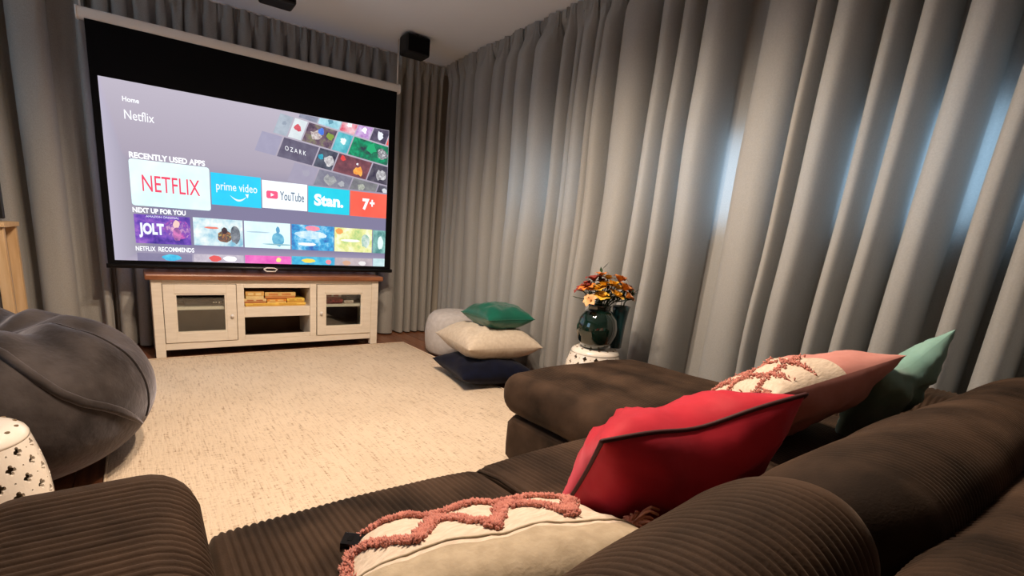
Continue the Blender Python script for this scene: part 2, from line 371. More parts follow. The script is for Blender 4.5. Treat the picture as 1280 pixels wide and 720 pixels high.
while q < 0.22: w_ = 0.085 + 0.05 * random.random(); T_near.append((q, q + w_, 0.26 + 0.05 * random.random())); q += w_ + 0.025 + 0.03 * random.random()
T_near = [t_ for t_ in T_near if t_[1] < 0.30] + [(0.335, 0.425, 0.290), (0.470, 0.553, 0.290), (0.628, 0.740, 0.310), (0.795, 0.872, 0.300), (0.930, 0.995, 0.240), (1.060, 1.167, 0.300), (1.196, 1.251, 0.280)]
curtain('curtain', 'grey curtain panel hanging behind the sofa, its edge meeting the longer curtain', -1.7, 1.262, T_near, pr, 2.694, 0.015, M_curtain, seed=2)
YB = 4.68
def pb(s, h, z): return (s, YB - h, z)
T_b = []; q = -0.14
while q < 2.02: w_ = 0.06 + 0.05 * random.random(); T_b.append((q, q + w_, 0.10 + 0.05 * random.random())); q += w_ + 0.015 + 0.03 * random.random()
T_b = [t_ for t_ in T_b if t_[1] < 2.10] + [(2.13, 2.285, 0.17), (2.34, 2.41, 0.15), (2.435, 2.50, 0.15), (2.53, 2.595, 0.14), (2.62, 2.69, 0.15), (2.71, 2.755, 0.14)]
curtain('curtain', 'dark grey curtain hanging behind the projector screen', -0.16, 2.765, T_b, pb, 2.69, 0.015, M_curtain_back, seed=3, heading=0.09)
T_l = []; q = -2.2
while q < -0.95: T_l.append((q, q + 0.14, 0.20)); q += 0.19
T_l = [t_ for t_ in T_l if t_[1] < -0.80] + [(-0.79, -0.672, 0.22), (-0.605, -0.395, 0.21), (-0.237, -0.185, 0.15)]
curtain('curtain', 'wide-folded grey curtain between the wooden side table and the screen', -2.25, -0.18, T_l, pb, 2.69, 0.015, M_curtain_back, seed=4)
t = thing('curtain_track', 'thin white ceiling track carrying the window curtains', 'curtain track', (2.78, 1.4, 2.69))
bx('rail', (2.80, 2.83, -1.7, 4.4, 2.6945, 2.70), M_case, t, ch=0)
t2 = thing('curtain_track', 'thin white ceiling track carrying the curtains behind the screen', 'curtain track', (0.2, 4.6, 2.69))
bx('rail', (-2.2, 2.7, 4.58, 4.62, 2.6915, 2.70), M_case, t2, ch=0)

# ================================================================== rug
RX0, RX1, RY0, RY1 = -0.17, 2.19, 0.75, 4.12
rug = thing('area_rug', 'cream woven wool rug covering the floor before the sofa', 'rug', (1.0, 2.4, 0))
mb = MB()
nx, ny = 60, 90; gx = np.linspace(RX0, RX1, nx); gy = np.linspace(RY0, RY1, ny)
V = []; 
for j in range(ny):
    for i in range(nx):
        wob = 0.006 * noise.noise(Vector((gx[i] * 2, gy[j] * 2, 0)))
        ex = 0.004 * noise.noise(Vector((gy[j] * 7, 1, 0))) if i in (0, nx - 1) else 0; ey = 0.004 * noise.noise(Vector((gx[i] * 7, 5, 0))) if j in (0, ny - 1) else 0
        edge = i in (0, nx - 1) or j in (0, ny - 1)
        V.append((gx[i] + ex, gy[j] + ey, 0.011 + abs(wob) * 0.3 if not edge else 0.002))
F = [(j * nx + i, j * nx + i + 1, (j + 1) * nx + i + 1, (j + 1) * nx + i) for j in range(ny - 1) for i in range(nx - 1)]
build('pile', V, F, M_rug, rug)
mb = MB(); mb.tube([(RX0, RY0, 0.006), (RX1, RY0, 0.006), (RX1, RY1, 0.006), (RX0, RY1, 0.006), (RX0, RY0, 0.006)], 0.006, 6)
mb.out('bound_edge', M_rug, rug, True)

# ================================================================== TV stand
SX0, SX1, SY, SYB = 0.08, 1.905, 4.12, 4.475
st = thing('media_cabinet', 'low cream media cabinet with red-brown wooden top below the screen', 'cabinet', ((SX0 + SX1) / 2, 4.3, 0.012))
zf = 0.012
mb = MB().box(0.042, 1.938, SY - 0.035, SYB + 0.01, 0.607, 0.652, ch=0.012); mb.out('top', M_redwood, st, label='red-brown polished wooden top')
for x0 in (SX0, SX1 - 0.068):
    for y0 in (SY, SYB - 0.05): bx('leg', (x0, x0 + 0.068, y0, y0 + 0.05, zf, 0.606), M_white_paint, st)
for x0 in (SX0 + 0.012, SX1 - 0.034): bx('side_panel', (x0, x0 + 0.022, SY + 0.05, SYB - 0.05, 0.07, 0.606), M_white_paint, st)
bx('back_panel', (SX0 + 0.068, SX1 - 0.068, SYB - 0.03, SYB - 0.015, 0.07, 0.606), M_inside, st)
bx('bottom_panel', (SX0 + 0.034, SX1 - 0.034, SY + 0.03, SYB - 0.03, 0.10, 0.118), M_inside, st)
bx('bottom_rail', (SX0 + 0.068, SX1 - 0.068, SY + 0.006, SY + 0.03, 0.066, 0.120), M_white_paint, st)
bx('top_rail', (SX0 + 0.068, SX1 - 0.068, SY + 0.006, SY + 0.03, 0.576, 0.606), M_white_paint, st)
for x0 in (0.667, 1.262): bx('divider', (x0, x0 + 0.056, SY + 0.004, SYB - 0.03, 0.119, 0.576), M_white_paint, st)
bx('shelf', (0.7235, 1.2615, SY + 0.010, SYB - 0.032, 0.304, 0.388), M_white_paint, st)
bx('rail', (0.7235, 1.2615, SY + 0.006, SY + 0.028, 0.545, 0.5758), M_white_paint, st)
bx('rail', (0.7235, 1.2615, SY + 0.006, SY + 0.028, 0.1202, 0.155), M_white_paint, st)
for (a, b) in ((SX0 + 0.036, 0.666), (1.319, SX1 - 0.036)):
    bx('shelf', (a, b, SY + 0.05, SYB - 0.032, 0.368, 0.392), M_white_paint, st)
def door(x0, x1, z0, z1, gx0, gx1, gz0, gz1, kx, kz):
    m = MB(); ya, yb = SY - 0.004, SY + 0.018
    m.box(x0, gx0, ya, yb, z0, z1, ch=0.002).box(gx1, x1, ya, yb, z0, z1, ch=0.002).box(gx0, gx1, ya, yb, gz1, z1, ch=0.002).box(gx0, gx1, ya, yb, z0, gz0, ch=0.002)
    b = 0.012
    m.box(gx0, gx0 + b, ya + .006, yb, gz0, gz1).box(gx1 - b, gx1, ya + .006, yb, gz0, gz1).box(gx0 + b, gx1 - b, ya + .006, yb, gz1 - b, gz1).box(gx0 + b, gx1 - b, ya + .006, yb, gz0, gz0 + b)
    d = m.out('door', M_white_paint, st)
    bx('pane', (gx0 + b, gx1 - b, ya + 0.010, ya + 0.013, gz0 + b, gz1 - b), M_pane, d, ch=0)
    k = MB(); k.lathe([(0.005, 0), (0.006, 0.008), (0.013, 0.014), (0.014, 0.020), (0.010, 0.026), (0.003, 0.028)], n=14)
    v = [(kx + p[0], ya - p[2], kz + p[1]) for p in k.v]
    build('knob', v, [f[::-1] for f in k.f], M_case, d)
door(0.152, 0.662, 0.124, 0.573, 0.228, 0.588, 0.196, 0.503, 0.626, 0.325)
door(1.324, 1.834, 0.124, 0.573, 1.394, 1.746, 0.194, 0.497, 1.356, 0.325)
# ---- boxes and games on the cabinet shelves
def flat_box(name, label, cat, dims, cols, group=None, lines=2):
    x0, x1, y0, y1, z0, z1 = dims
    r = thing(name, label, cat, ((x0 + x1) / 2, (y0 + y1) / 2, z0), group)
    m = mat('card_%s' % '_'.join('%.2f' % c for c in cols[0]), cols[0], 0.5, tuple(min(1, c * 1.2) for c in cols[0]), nscale=14)
    m2 = mat('card_%s' % '_'.join('%.2f' % c for c in cols[1]), cols[1], 0.5, tuple(min(1, c * 1.2) for c in cols[1]), nscale=30, stretch=(1, 1, 3))
    h = z1 - z0
    bx('tray', (x0 + 0.003, x1 - 0.003, y0 + 0.003, y1 - 0.003, z0, z0 + h * 0.4), m2, r, ch=0.001)
    lid = bx('lid', (x0, x1, y0, y1, z0 + h * 0.4, z1), m, r, ch=0.0015)
    for k in range(lines):
        a = x0 + (x1 - x0) * (0.12 + 0.42 * k); b = a + (x1 - x0) * 0.3
        bx('printed_band', (a, b, y0 - 0.0008, y0 - 0.0001, z0 + h * 0.5, z1 - h * 0.18), m2, lid, ch=0)
    return r
ZS = 0.3885
G = 'board games in the open cabinet compartment'
flat_box('board_game', 'long yellow game box at the bottom of the open compartment pile', 'board game', (0.735, 1.235, 4.16, 4.40, ZS, ZS + 0.026), [(0.75, 0.50, 0.10), (0.62, 0.36, 0.06)], G)
flat_box('board_game', 'cream game box lying on the yellow box, beside the orange one', 'board game', (0.728, 0.905, 4.165, 4.38, ZS + 0.0265, ZS + 0.060), [(0.62, 0.46, 0.22), (0.40, 0.14, 0.05)], G)
flat_box('board_game', 'orange game box lying on the yellow box', 'board game', (0.91, 1.07, 4.162, 4.38, ZS + 0.0265, ZS + 0.058), [(0.62, 0.22, 0.03), (0.72, 0.48, 0.15)], G)
flat_box('board_game', 'small yellow game box at the end of the pile beside the orange one', 'board game', (1.075, 1.225, 4.165, 4.37, ZS + 0.0265, ZS + 0.062), [(0.72, 0.50, 0.08), (0.55, 0.30, 0.05)], G)
flat_box('board_game', 'ochre game box lying on top of the cream box', 'board game', (0.742, 0.888, 4.17, 4.38, ZS + 0.0605, ZS + 0.122), [(0.55, 0.32, 0.09), (0.68, 0.52, 0.24)], G)
flat_box('board_game', 'tan game box on top of the orange box', 'board game', (0.895, 1.15, 4.172, 4.38, ZS + 0.0625, ZS + 0.114), [(0.60, 0.40, 0.14), (0.50, 0.20, 0.06)], G)
G2 = 'boxes behind the right glass door'
flat_box('game_box', 'dark red box on the shelf behind the glass door', 'box', (1.41, 1.585, 4.19, 4.40, 0.393, 0.437), [(0.30, 0.03, 0.03), (0.10, 0.01, 0.01)], G2)
flat_box('game_box', 'white and red box lying on the dark red box behind glass', 'box', (1.41, 1.57, 4.19, 4.40, 0.4375, 0.483), [(0.50, 0.42, 0.40), (0.30, 0.05, 0.05)], G2)
flat_box('game_box', 'small white box beside the red boxes behind glass', 'box', (1.60, 1.69, 4.19, 4.33, 0.393, 0.422), [(0.62, 0.52, 0.44), (0.40, 0.30, 0.24)], G2)
r = thing('set_top_box', 'slim black set-top box on the shelf behind the glass door', 'set-top box', (0.44, 4.3, 0.393))
bx('case', (0.30, 0.58, 4.20, 4.40, 0.396, 0.445), M_blackp, r, ch=0.004)
for k in range(3): bx('button', (0.50 + 0.02 * k, 0.510 + 0.02 * k, 4.197, 4.1999, 0.416, 0.426), M_silver, r, ch=0)
for x in (0.32, 0.55):
    for y in (4.22, 4.37): bx('foot', (x, x + 0.015, y, y + 0.015, 0.393, 0.396), M_blackp, r, ch=0)

# ================================================================== projector screen
PY = 4.24
D0, D1, E0, E1 = -0.128, 2.014, 0.735, 1.943
scr = thing('projector_screen', 'pull-down projector screen with white casing showing a streaming menu', 'projector screen', (0.945, PY, 0.68))
mb = MB(); ring = []
prof = [(0.036 * math.copysign(abs(math.cos(a)) ** 0.6, math.cos(a)), 0.036 * math.copysign(abs(math.sin(a)) ** 0.6, math.sin(a))) for a in np.linspace(0, 2 * math.pi, 20, endpoint=False)]
V = [(x, PY + 0.03 + p, 2.302 + q) for x in (-0.205, 2.10) for (p, q) in prof]; n = len(prof)
F = [(k, (k + 1) % n, n + (k + 1) % n, n + k) for k in range(n)]
o = build('casing', V, F, M_case, scr)
for x0, x1 in ((-0.217, -0.205), (2.10, 2.112)):
    V = [(x, PY + 0.03 + p * 1.08, 2.302 + q * 1.08) for x in (x0, x1) for (p, q) in prof]
    build('end_cap', V, F + [tuple(range(n))[::-1], tuple(range(n, 2 * n))], M_case, scr)
m = MB().box(-0.172, D0, PY, PY + 0.002, 0.70, 2.27).box(D1, 2.078, PY, PY + 0.002, 0.70, 2.27).box(D0, D1, PY, PY + 0.002, E1, 2.27).box(D0, D1, PY, PY + 0.002, 0.70, E0)
m.out('black_border', M_black, scr)
bar = MB().tube([(-0.182, PY, 0.694), (2.090, PY, 0.694)], 0.017, 14).out('bottom_bar', M_blackp, scr, True)
mb = MB(); mb.tube([(0.955 - 0.055, PY - 0.022, 0.690), (0.955 - 0.035, PY - 0.030, 0.672), (0.955 + 0.035, PY - 0.030, 0.672), (0.955 + 0.055, PY - 0.022, 0.690), (0.955 + .03, PY - .024, 0.700), (0.955 - .03, PY - .024, .700), (0.955 - .055, PY - .022, .690)], 0.006, 8)
mb.out('pull_handle', M_case, bar, True, label='silver pull handle')
for x in (-0.19, 2.092): MB().tube([(x, PY + 0.03, 2.335), (x, PY + 0.03, 2.70)], 0.006, 8).out('hanging_rod', M_case, scr, True)

SE = 1.2
def emat(name, cols, scale=10.0, str_=1.0, stretch=(1, 1, 1)):
    """lit screen picture: one colour, or a soft mix of several"""
    if name in MATS: return MATS[name]
    m, nt, p = newmat(name); N = nt.nodes; L = nt.links
    p.inputs['Base Color'].default_value = (0.02, 0.02, 0.02, 1); p.inputs['Specular IOR Level'].default_value = 0.0; p.inputs['Roughness'].default_value = 0.9
    p.inputs['Emission Strength'].default_value = SE * str_
    if len(cols) == 1: p.inputs['Emission Color'].default_value = c4(cols[0])
    else:
        tc = N.new('ShaderNodeTexCoord'); mp = N.new('ShaderNodeMapping'); mp.inputs['Scale'].default_value = stretch; mp.inputs['Location'].default_value = (len(name) * 1.7, 0, sum(map(ord, name)) * 0.37)
        nz = N.new('ShaderNodeTexNoise'); nz.inputs['Scale'].default_value = scale; nz.inputs['Detail'].default_value = 3.5; nz.inputs['Roughness'].default_value = 0.65
        r = N.new('ShaderNodeValToRGB'); e = r.color_ramp.elements
        pos = np.linspace(0.33, 0.67, len(cols))
        e[0].position = pos[0]; e[0].color = c4(cols[0]); e[1].position = pos[-1]; e[1].color = c4(cols[-1])
        for q, c in zip(pos[1:-1], cols[1:-1]): k = e.new(q); k.color = c4(c)
        L.new(tc.outputs['Object'], mp.inputs[0]); L.new(mp.outputs[0], nz.inputs['Vector']); L.new(nz.outputs['Fac'], r.inputs[0]); L.new(r.outputs[0], p.inputs['Emission Color'])
    MATS[name] = m; return m
def display_mat():
    m, nt, p = newmat('menu_background'); N = nt.nodes; L = nt.links
    p.inputs['Base Color'].default_value = (0.02, 0.02, 0.02, 1); p.inputs['Specular IOR Level'].default_value = 0.0
    tc = N.new('ShaderNodeTexCoord'); sx = N.new('ShaderNodeSeparateXYZ'); L.new(tc.outputs['Generated'], sx.inputs[0])
    # soft grey-lavender menu backdrop, greyer to the lower right, bluish in the middle left
    r = N.new('ShaderNodeValToRGB'); e = r.color_ramp.elements
    e[0].position = 0.0; e[0].color = (0.40, 0.36, 0.46, 1); e[1].position = 1.0; e[1].color = (0.46, 0.42, 0.50, 1)
    k = e.new(0.10); k.color = (0.20, 0.18, 0.30, 1); k = e.new(0.42); k.color = (0.19, 0.18, 0.29, 1); k = e.new(0.62); k.color = (0.36, 0.32, 0.40, 1)
    L.new(sx.outputs['Z'], r.inputs[0])
    r2 = N.new('ShaderNodeValToRGB'); e = r2.color_ramp.elements
    e[0].position = 0.0; e[0].color = (0.44, 0.41, 0.52, 1); e[1].position = 0.22; e[1].color = (0, 0, 0, 1)
    L.new(sx.outputs['X'], r2.inputs[0])
    mx = N.new('ShaderNodeMix'); mx.data_type = 'RGBA'; mx.blend_type = 'LIGHTEN'; mx.inputs[0].default_value = 1.0
    L.new(r.outputs[0], mx.inputs[6]); L.new(r2.outputs[0], mx.inputs[7])
    L.new(mx.outputs[2], p.inputs['Emission Color']); p.inputs['Emission Strength'].default_value = SE
    return m
disp = bx('display', (D0, D1, PY - 0.0005, PY + 0.002, E0, E1), display_mat(), scr, ch=0)
def quad(name, pts, m, parent, lay):
    y = PY - 0.0008 - 0.0007 * lay
    return build(name, [(a, y, b) for a, b in pts], [tuple(range(len(pts)))], m, parent, False)
def rect(name, x0, z0, x1, z1, m, parent=None, lay=0, rr=0.0):
    if rr <= 0: return quad(name, [(x0, z0), (x1, z0), (x1, z1), (x0, z1)], m, parent or scr, lay)
    pts = []
    for (cx, cz, a0) in ((x1 - rr, z1 - rr, 0), (x0 + rr, z1 - rr, 90), (x0 + rr, z0 + rr, 180), (x1 - rr, z0 + rr, 270)):
        for q in (0, 30, 60, 90): pts.append((cx + rr * math.cos(math.radians(a0 + q)), cz + rr * math.sin(math.radians(a0 + q))))
    return quad(name, pts, m, parent or scr, lay)
def blob(name, cx, cz, rx, rz, m, parent, lay, n=14, jag=0.25, seed=0):
    rr = random.Random(seed)
    return quad(name, [(cx + rx * math.cos(2 * math.pi * k / n) * (1 + jag * (rr.random() - .5)), cz + rz * math.sin(2 * math.pi * k / n) * (1 + jag * (rr.random() - .5))) for k in range(n)], m, parent, lay)
def text(name, body, x0, x1, zc, h, m, parent, lay, fit=True, shear=0.0, bold=0.0):
    """lettering centred on zc, stretched to span x0..x1, cap height h"""
    cu = bpy.data.curves.new('lettering', 'FONT'); cu.body = body; cu.size = 1.0; cu.offset = bold; cu.shear = shear; cu.resolution_u = 3
    to = bpy.data.objects.new('lettering_tmp', cu); COL.objects.link(to)
    dg = bpy.context.evaluated_depsgraph_get(); me = bpy.data.meshes.new_from_object(to.evaluated_get(dg))
    n = len(me.vertices); co = np.zeros(n * 3); me.vertices.foreach_get('co', co); co = co.reshape(-1, 3)
    F = [tuple(p.vertices) for p in me.polygons]
    COL.objects.unlink(to); bpy.data.objects.remove(to); bpy.data.curves.remove(cu); bpy.data.meshes.remove(me)
    a, b = co[:, 0].min(), co[:, 0].max(); c, d = 0.0, 0.69
    y = PY - 0.0008 - 0.0007 * lay
    V = np.stack([x0 + (co[:, 0] - a) / (b - a) * (x1 - x0), np.full(n, y), zc - h / 2 + (co[:, 1] - c) / (d - c) * h], 1)
    return build(name, V, F, m, parent, False)
W = emat('lit_white', [(0.95, 0.97, 1.0)], str_=1.0)
WD = emat('lit_soft_white', [(0.80, 0.86, 0.95)])
text('heading_text', 'Home', 0.0, 0.098, 1.828, 0.030, W, scr, 1, bold=0.02)
text('heading_text', 'Netflix', 0.004, 0.182, 1.730, 0.060, W, scr, 1)
text('heading_text', 'RECENTLY USED APPS', 0.012, 0.496, 1.470, 0.036, W, scr, 3, bold=0.04)
text('heading_text', 'NEXT UP FOR YOU', 0.006, 0.346, 1.097, 0.032, W, scr, 1, bold=0.04)
text('heading_text', 'NETFLIX', 0.006, 0.132, 0.823, 0.032, W, scr, 1, bold=0.02)
text('heading_text', 'RECOMMENDS', 0.150, 0.390, 0.823, 0.032, W, scr, 1, bold=0.025)
# app tiles
t = rect('app_tile', 0.006, 1.128, 0.522, 1.444, emat('lit_pale_cyan', [(0.62, 0.93, 0.92), (0.80, 0.95, 0.95)], 3), scr, 2, 0.018)
text('lettering', 'NETFLIX', 0.078, 0.452, 1.288, 0.112, emat('lit_red', [(0.80, 0.06, 0.13)]), t, 3, bold=0.004)
t = rect('app_tile', 0.530, 1.178, 0.897, 1.414, emat('lit_cyan_blue', [(0.02, 0.50, 0.80), (0.02, 0.60, 0.86)], 3), scr, 1)
text('lettering', 'prime video', 0.566, 0.868, 1.322, 0.060, WD, t, 2, bold=0.006)
pts = [(0.662 + 0.128 * k / 12, 1.258 - 0.028 * math.sin(math.pi * k / 12)) for k in range(13)]
quad('smile_mark', [(a, b) for a, b in pts] + [(a, b - 0.014 * math.sin(math.pi * k / 12)) for k, (a, b) in reversed(list(enumerate(pts)))], WD, t, 2)
quad('smile_tip', [(0.775, 1.275), (0.802, 1.278), (0.795, 1.246)], WD, t, 2)
t = rect('app_tile', 0.905, 1.184, 1.273, 1.400, emat('lit_tile_white', [(0.86, 0.92, 0.97)]), scr, 1)
b = rect('play_badge', 0.938, 1.262, 1.030, 1.322, emat('lit_pink_red', [(0.84, 0.10, 0.22)]), t, 2, 0.014)
quad('play_triangle', [(0.973, 1.278), (1.000, 1.292), (0.973, 1.306)], W, t, 3)
text('lettering', 'YouTube', 1.046, 1.246, 1.292, 0.068, emat('lit_slate', [(0.10, 0.16, 0.24)]), t, 2, bold=0.01)
t = rect('app_tile', 1.281, 1.180, 1.650, 1.394, emat('lit_turquoise', [(0.01, 0.55, 0.72), (0.02, 0.62, 0.78)], 3), scr, 1)
text('lettering', 'Stan.', 1.332, 1.594, 1.288, 0.086, W, t, 2, bold=0.045)
t = rect('app_tile', 1.658, 1.178, D1, 1.392, emat('lit_scarlet', [(0.90, 0.10, 0.07), (0.94, 0.14, 0.09)], 3), scr, 1)
text('lettering', '7', 1.775, 1.842, 1.290, 0.085, W, t, 2, bold=0.05)
text('lettering', '+', 1.846, 1.893, 1.302, 0.075, W, t, 2, bold=0.04)
# thumbnails: generic abstract pictures in the photograph's colours
def thumb(x0, z0, x1, z1, cols, name, blobs=(), scale=9, lay=1):
    t = rect('thumbnail', x0, z0, x1, z1, emat(name, cols, scale), scr, lay)
    for i, (cx, cz, rx, rz, c) in enumerate(blobs):
        blob('picture_shape', x0 + cx * (x1 - x0), z0 + cz * (z1 - z0), rx, rz, emat(name + '_s%d' % i, c, 16), t, lay + 1 + 0.4 * i, seed=i + len(name))
    return t
t = thumb(0.010, 0.862, 0.373, 1.068, [(0.03, 0.02, 0.22), (0.14, 0.06, 0.42), (0.35, 0.14, 0.55)], 'art_violet', [(0.76, 0.55, 0.085, 0.07, [(0.60, 0.12, 0.42), (0.16, 0.06, 0.40), (0.85, 0.45, 0.60)]), (0.74, 0.72, 0.022, 0.03, [(0.80, 0.55, 0.50)]), (0.74, 0.36, 0.030, 0.05, [(0.10, 0.06, 0.22), (0.70, 0.20, 0.50)])])
text('lettering', 'JOLT', 0.035, 0.195, 0.968, 0.072, WD, t, 4, bold=0.05)
text('lettering', 'AMAZON ORIGINAL', 0.085, 0.30, 1.056, 0.014, WD, t, 4)
thumb(0.392, 0.864, 0.749, 1.072, [(0.20, 0.45, 0.60), (0.55, 0.72, 0.78), (0.86, 0.88, 0.84)], 'art_icy', [(0.62, 0.36, 0.055, 0.05, [(0.70, 0.28, 0.05), (0.06, 0.05, 0.08), (0.90, 0.60, 0.10)]), (0.84, 0.45, 0.04, 0.07, [(0.05, 0.07, 0.10), (0.30, 0.32, 0.36)]), (0.62, 0.58, 0.022, 0.026, [(0.05, 0.03, 0.04)]), (0.36, 0.66, 0.05, 0.008, [(0.75, 0.20, 0.15)])])
thumb(0.760, 0.862, 1.128, 1.072, [(0.62, 0.85, 0.90), (0.74, 0.90, 0.93)], 'art_pale', [(0.72, 0.36, 0.055, 0.055, [(0.05, 0.28, 0.50), (0.20, 0.52, 0.68)]), (0.72, 0.72, 0.016, 0.03, [(0.10, 0.32, 0.52)]), (0.72, 0.16, 0.12, 0.006, [(0.25, 0.45, 0.52)]), (0.30, 0.60, 0.09, 0.006, [(0.40, 0.55, 0.65)])])
t = thumb(1.139, 0.859, 1.511, 1.071, [(0.03, 0.12, 0.42), (0.05, 0.38, 0.68), (0.45, 0.75, 0.90)], 'art_blue', [(0.48, 0.88, 0.07, 0.022, [(0.85, 0.35, 0.30), (0.80, 0.20, 0.40)]), (0.45, 0.62, 0.14, 0.035, [(0.75, 0.86, 0.92), (0.30, 0.60, 0.80)]), (0.36, 0.24, 0.075, 0.014, [(0.85, 0.90, 0.95)])], 12)
thumb(1.517, 0.859, 1.878, 1.069, [(0.35, 0.55, 0.20), (0.75, 0.75, 0.30), (0.86, 0.88, 0.70)], 'art_lime', [(0.82, 0.50, 0.045, 0.06, [(0.75, 0.80, 0.76), (0.16, 0.40, 0.30)]), (0.12, 0.85, 0.035, 0.026, [(0.80, 0.35, 0.10)]), (0.42, 0.48, 0.09, 0.012, [(0.90, 0.92, 0.85)])])
thumb(1.886, 0.857, D1, 1.066, [(0.06, 0.20, 0.20), (0.30, 0.60, 0.55)], 'art_seagreen', [(0.6, 0.45, 0.03, 0.06, [(0.70, 0.85, 0.82)])])
thumb(0.012, E0, 0.373, 0.792, [(0.20, 0.18, 0.30), (0.24, 0.22, 0.34)], 'art_slate', [(0.62, 0.5, 0.065, 0.024, [(0.02, 0.35, 0.65), (0.10, 0.60, 0.80)])])
thumb(0.385, E0, 0.749, 0.796, [(0.36, 0.32, 0.42), (0.62, 0.56, 0.62)], 'art_mauve', [(0.42, 0.5, 0.045, 0.024, [(0.72, 0.10, 0.10)]), (0.72, 0.5, 0.05, 0.022, [(0.86, 0.86, 0.88)])])
thumb(0.760, E0, 1.132, 0.800, [(0.70, 0.08, 0.42), (0.85, 0.20, 0.55)], 'art_magenta', [(0.72, 0.5, 0.02, 0.02, [(0.85, 0.75, 0.25)])])
thumb(1.140, E0, 1.520, 0.804, [(0.02, 0.25, 0.55), (0.10, 0.60, 0.75)], 'art_azure', [(0.38, 0.5, 0.06, 0.018, [(0.85, 0.65, 0.10)]), (0.85, 0.4, 0.025, 0.02, [(0.85, 0.25, 0.30)])])
thumb(1.527, E0, 1.887, 0.805, [(0.38, 0.32, 0.36), (0.52, 0.44, 0.46)], 'art_taupe', [(0.30, 0.35, 0.04, 0.022, [(0.60, 0.35, 0.24)]), (0.72, 0.35, 0.035, 0.02, [(0.75, 0.72, 0.72)])])
thumb(1.895, E0, D1, 0.808, [(0.40, 0.60, 0.62), (0.62, 0.78, 0.80)], 'art_mist')
# slanted collage of small posters in the upper right of the menu
ux, uz = 0.9925, -0.122     # row direction (slightly down to the right)
vx, vz = 0.37, 0.929        # up the slanted columns
def cpt(a, b): return (1.02 + a * ux + b * vx, 1.766 + a * uz + b * vz)
def clip_poly(P):
    for (ax, sgn, lim) in ((0, -1, D1 - 0.003), (1, -1, E1 - 0.003), (1, 1, 1.405)):
        Q = []
        for i in range(len(P)):
            p, q = P[i], P[(i + 1) % len(P)]; dp = sgn * (p[ax] - lim); dq = sgn * (q[ax] - lim)
            if dp >= 0: Q.append(p)
            if dp * dq < 0: tt = dp / (dp - dq); Q.append((p[0] + (q[0] - p[0]) * tt, p[1] + (q[1] - p[1]) * tt))
        P = Q
        if len(P) < 3: return None
    return P
INK = (0.035, 0.03, 0.06)
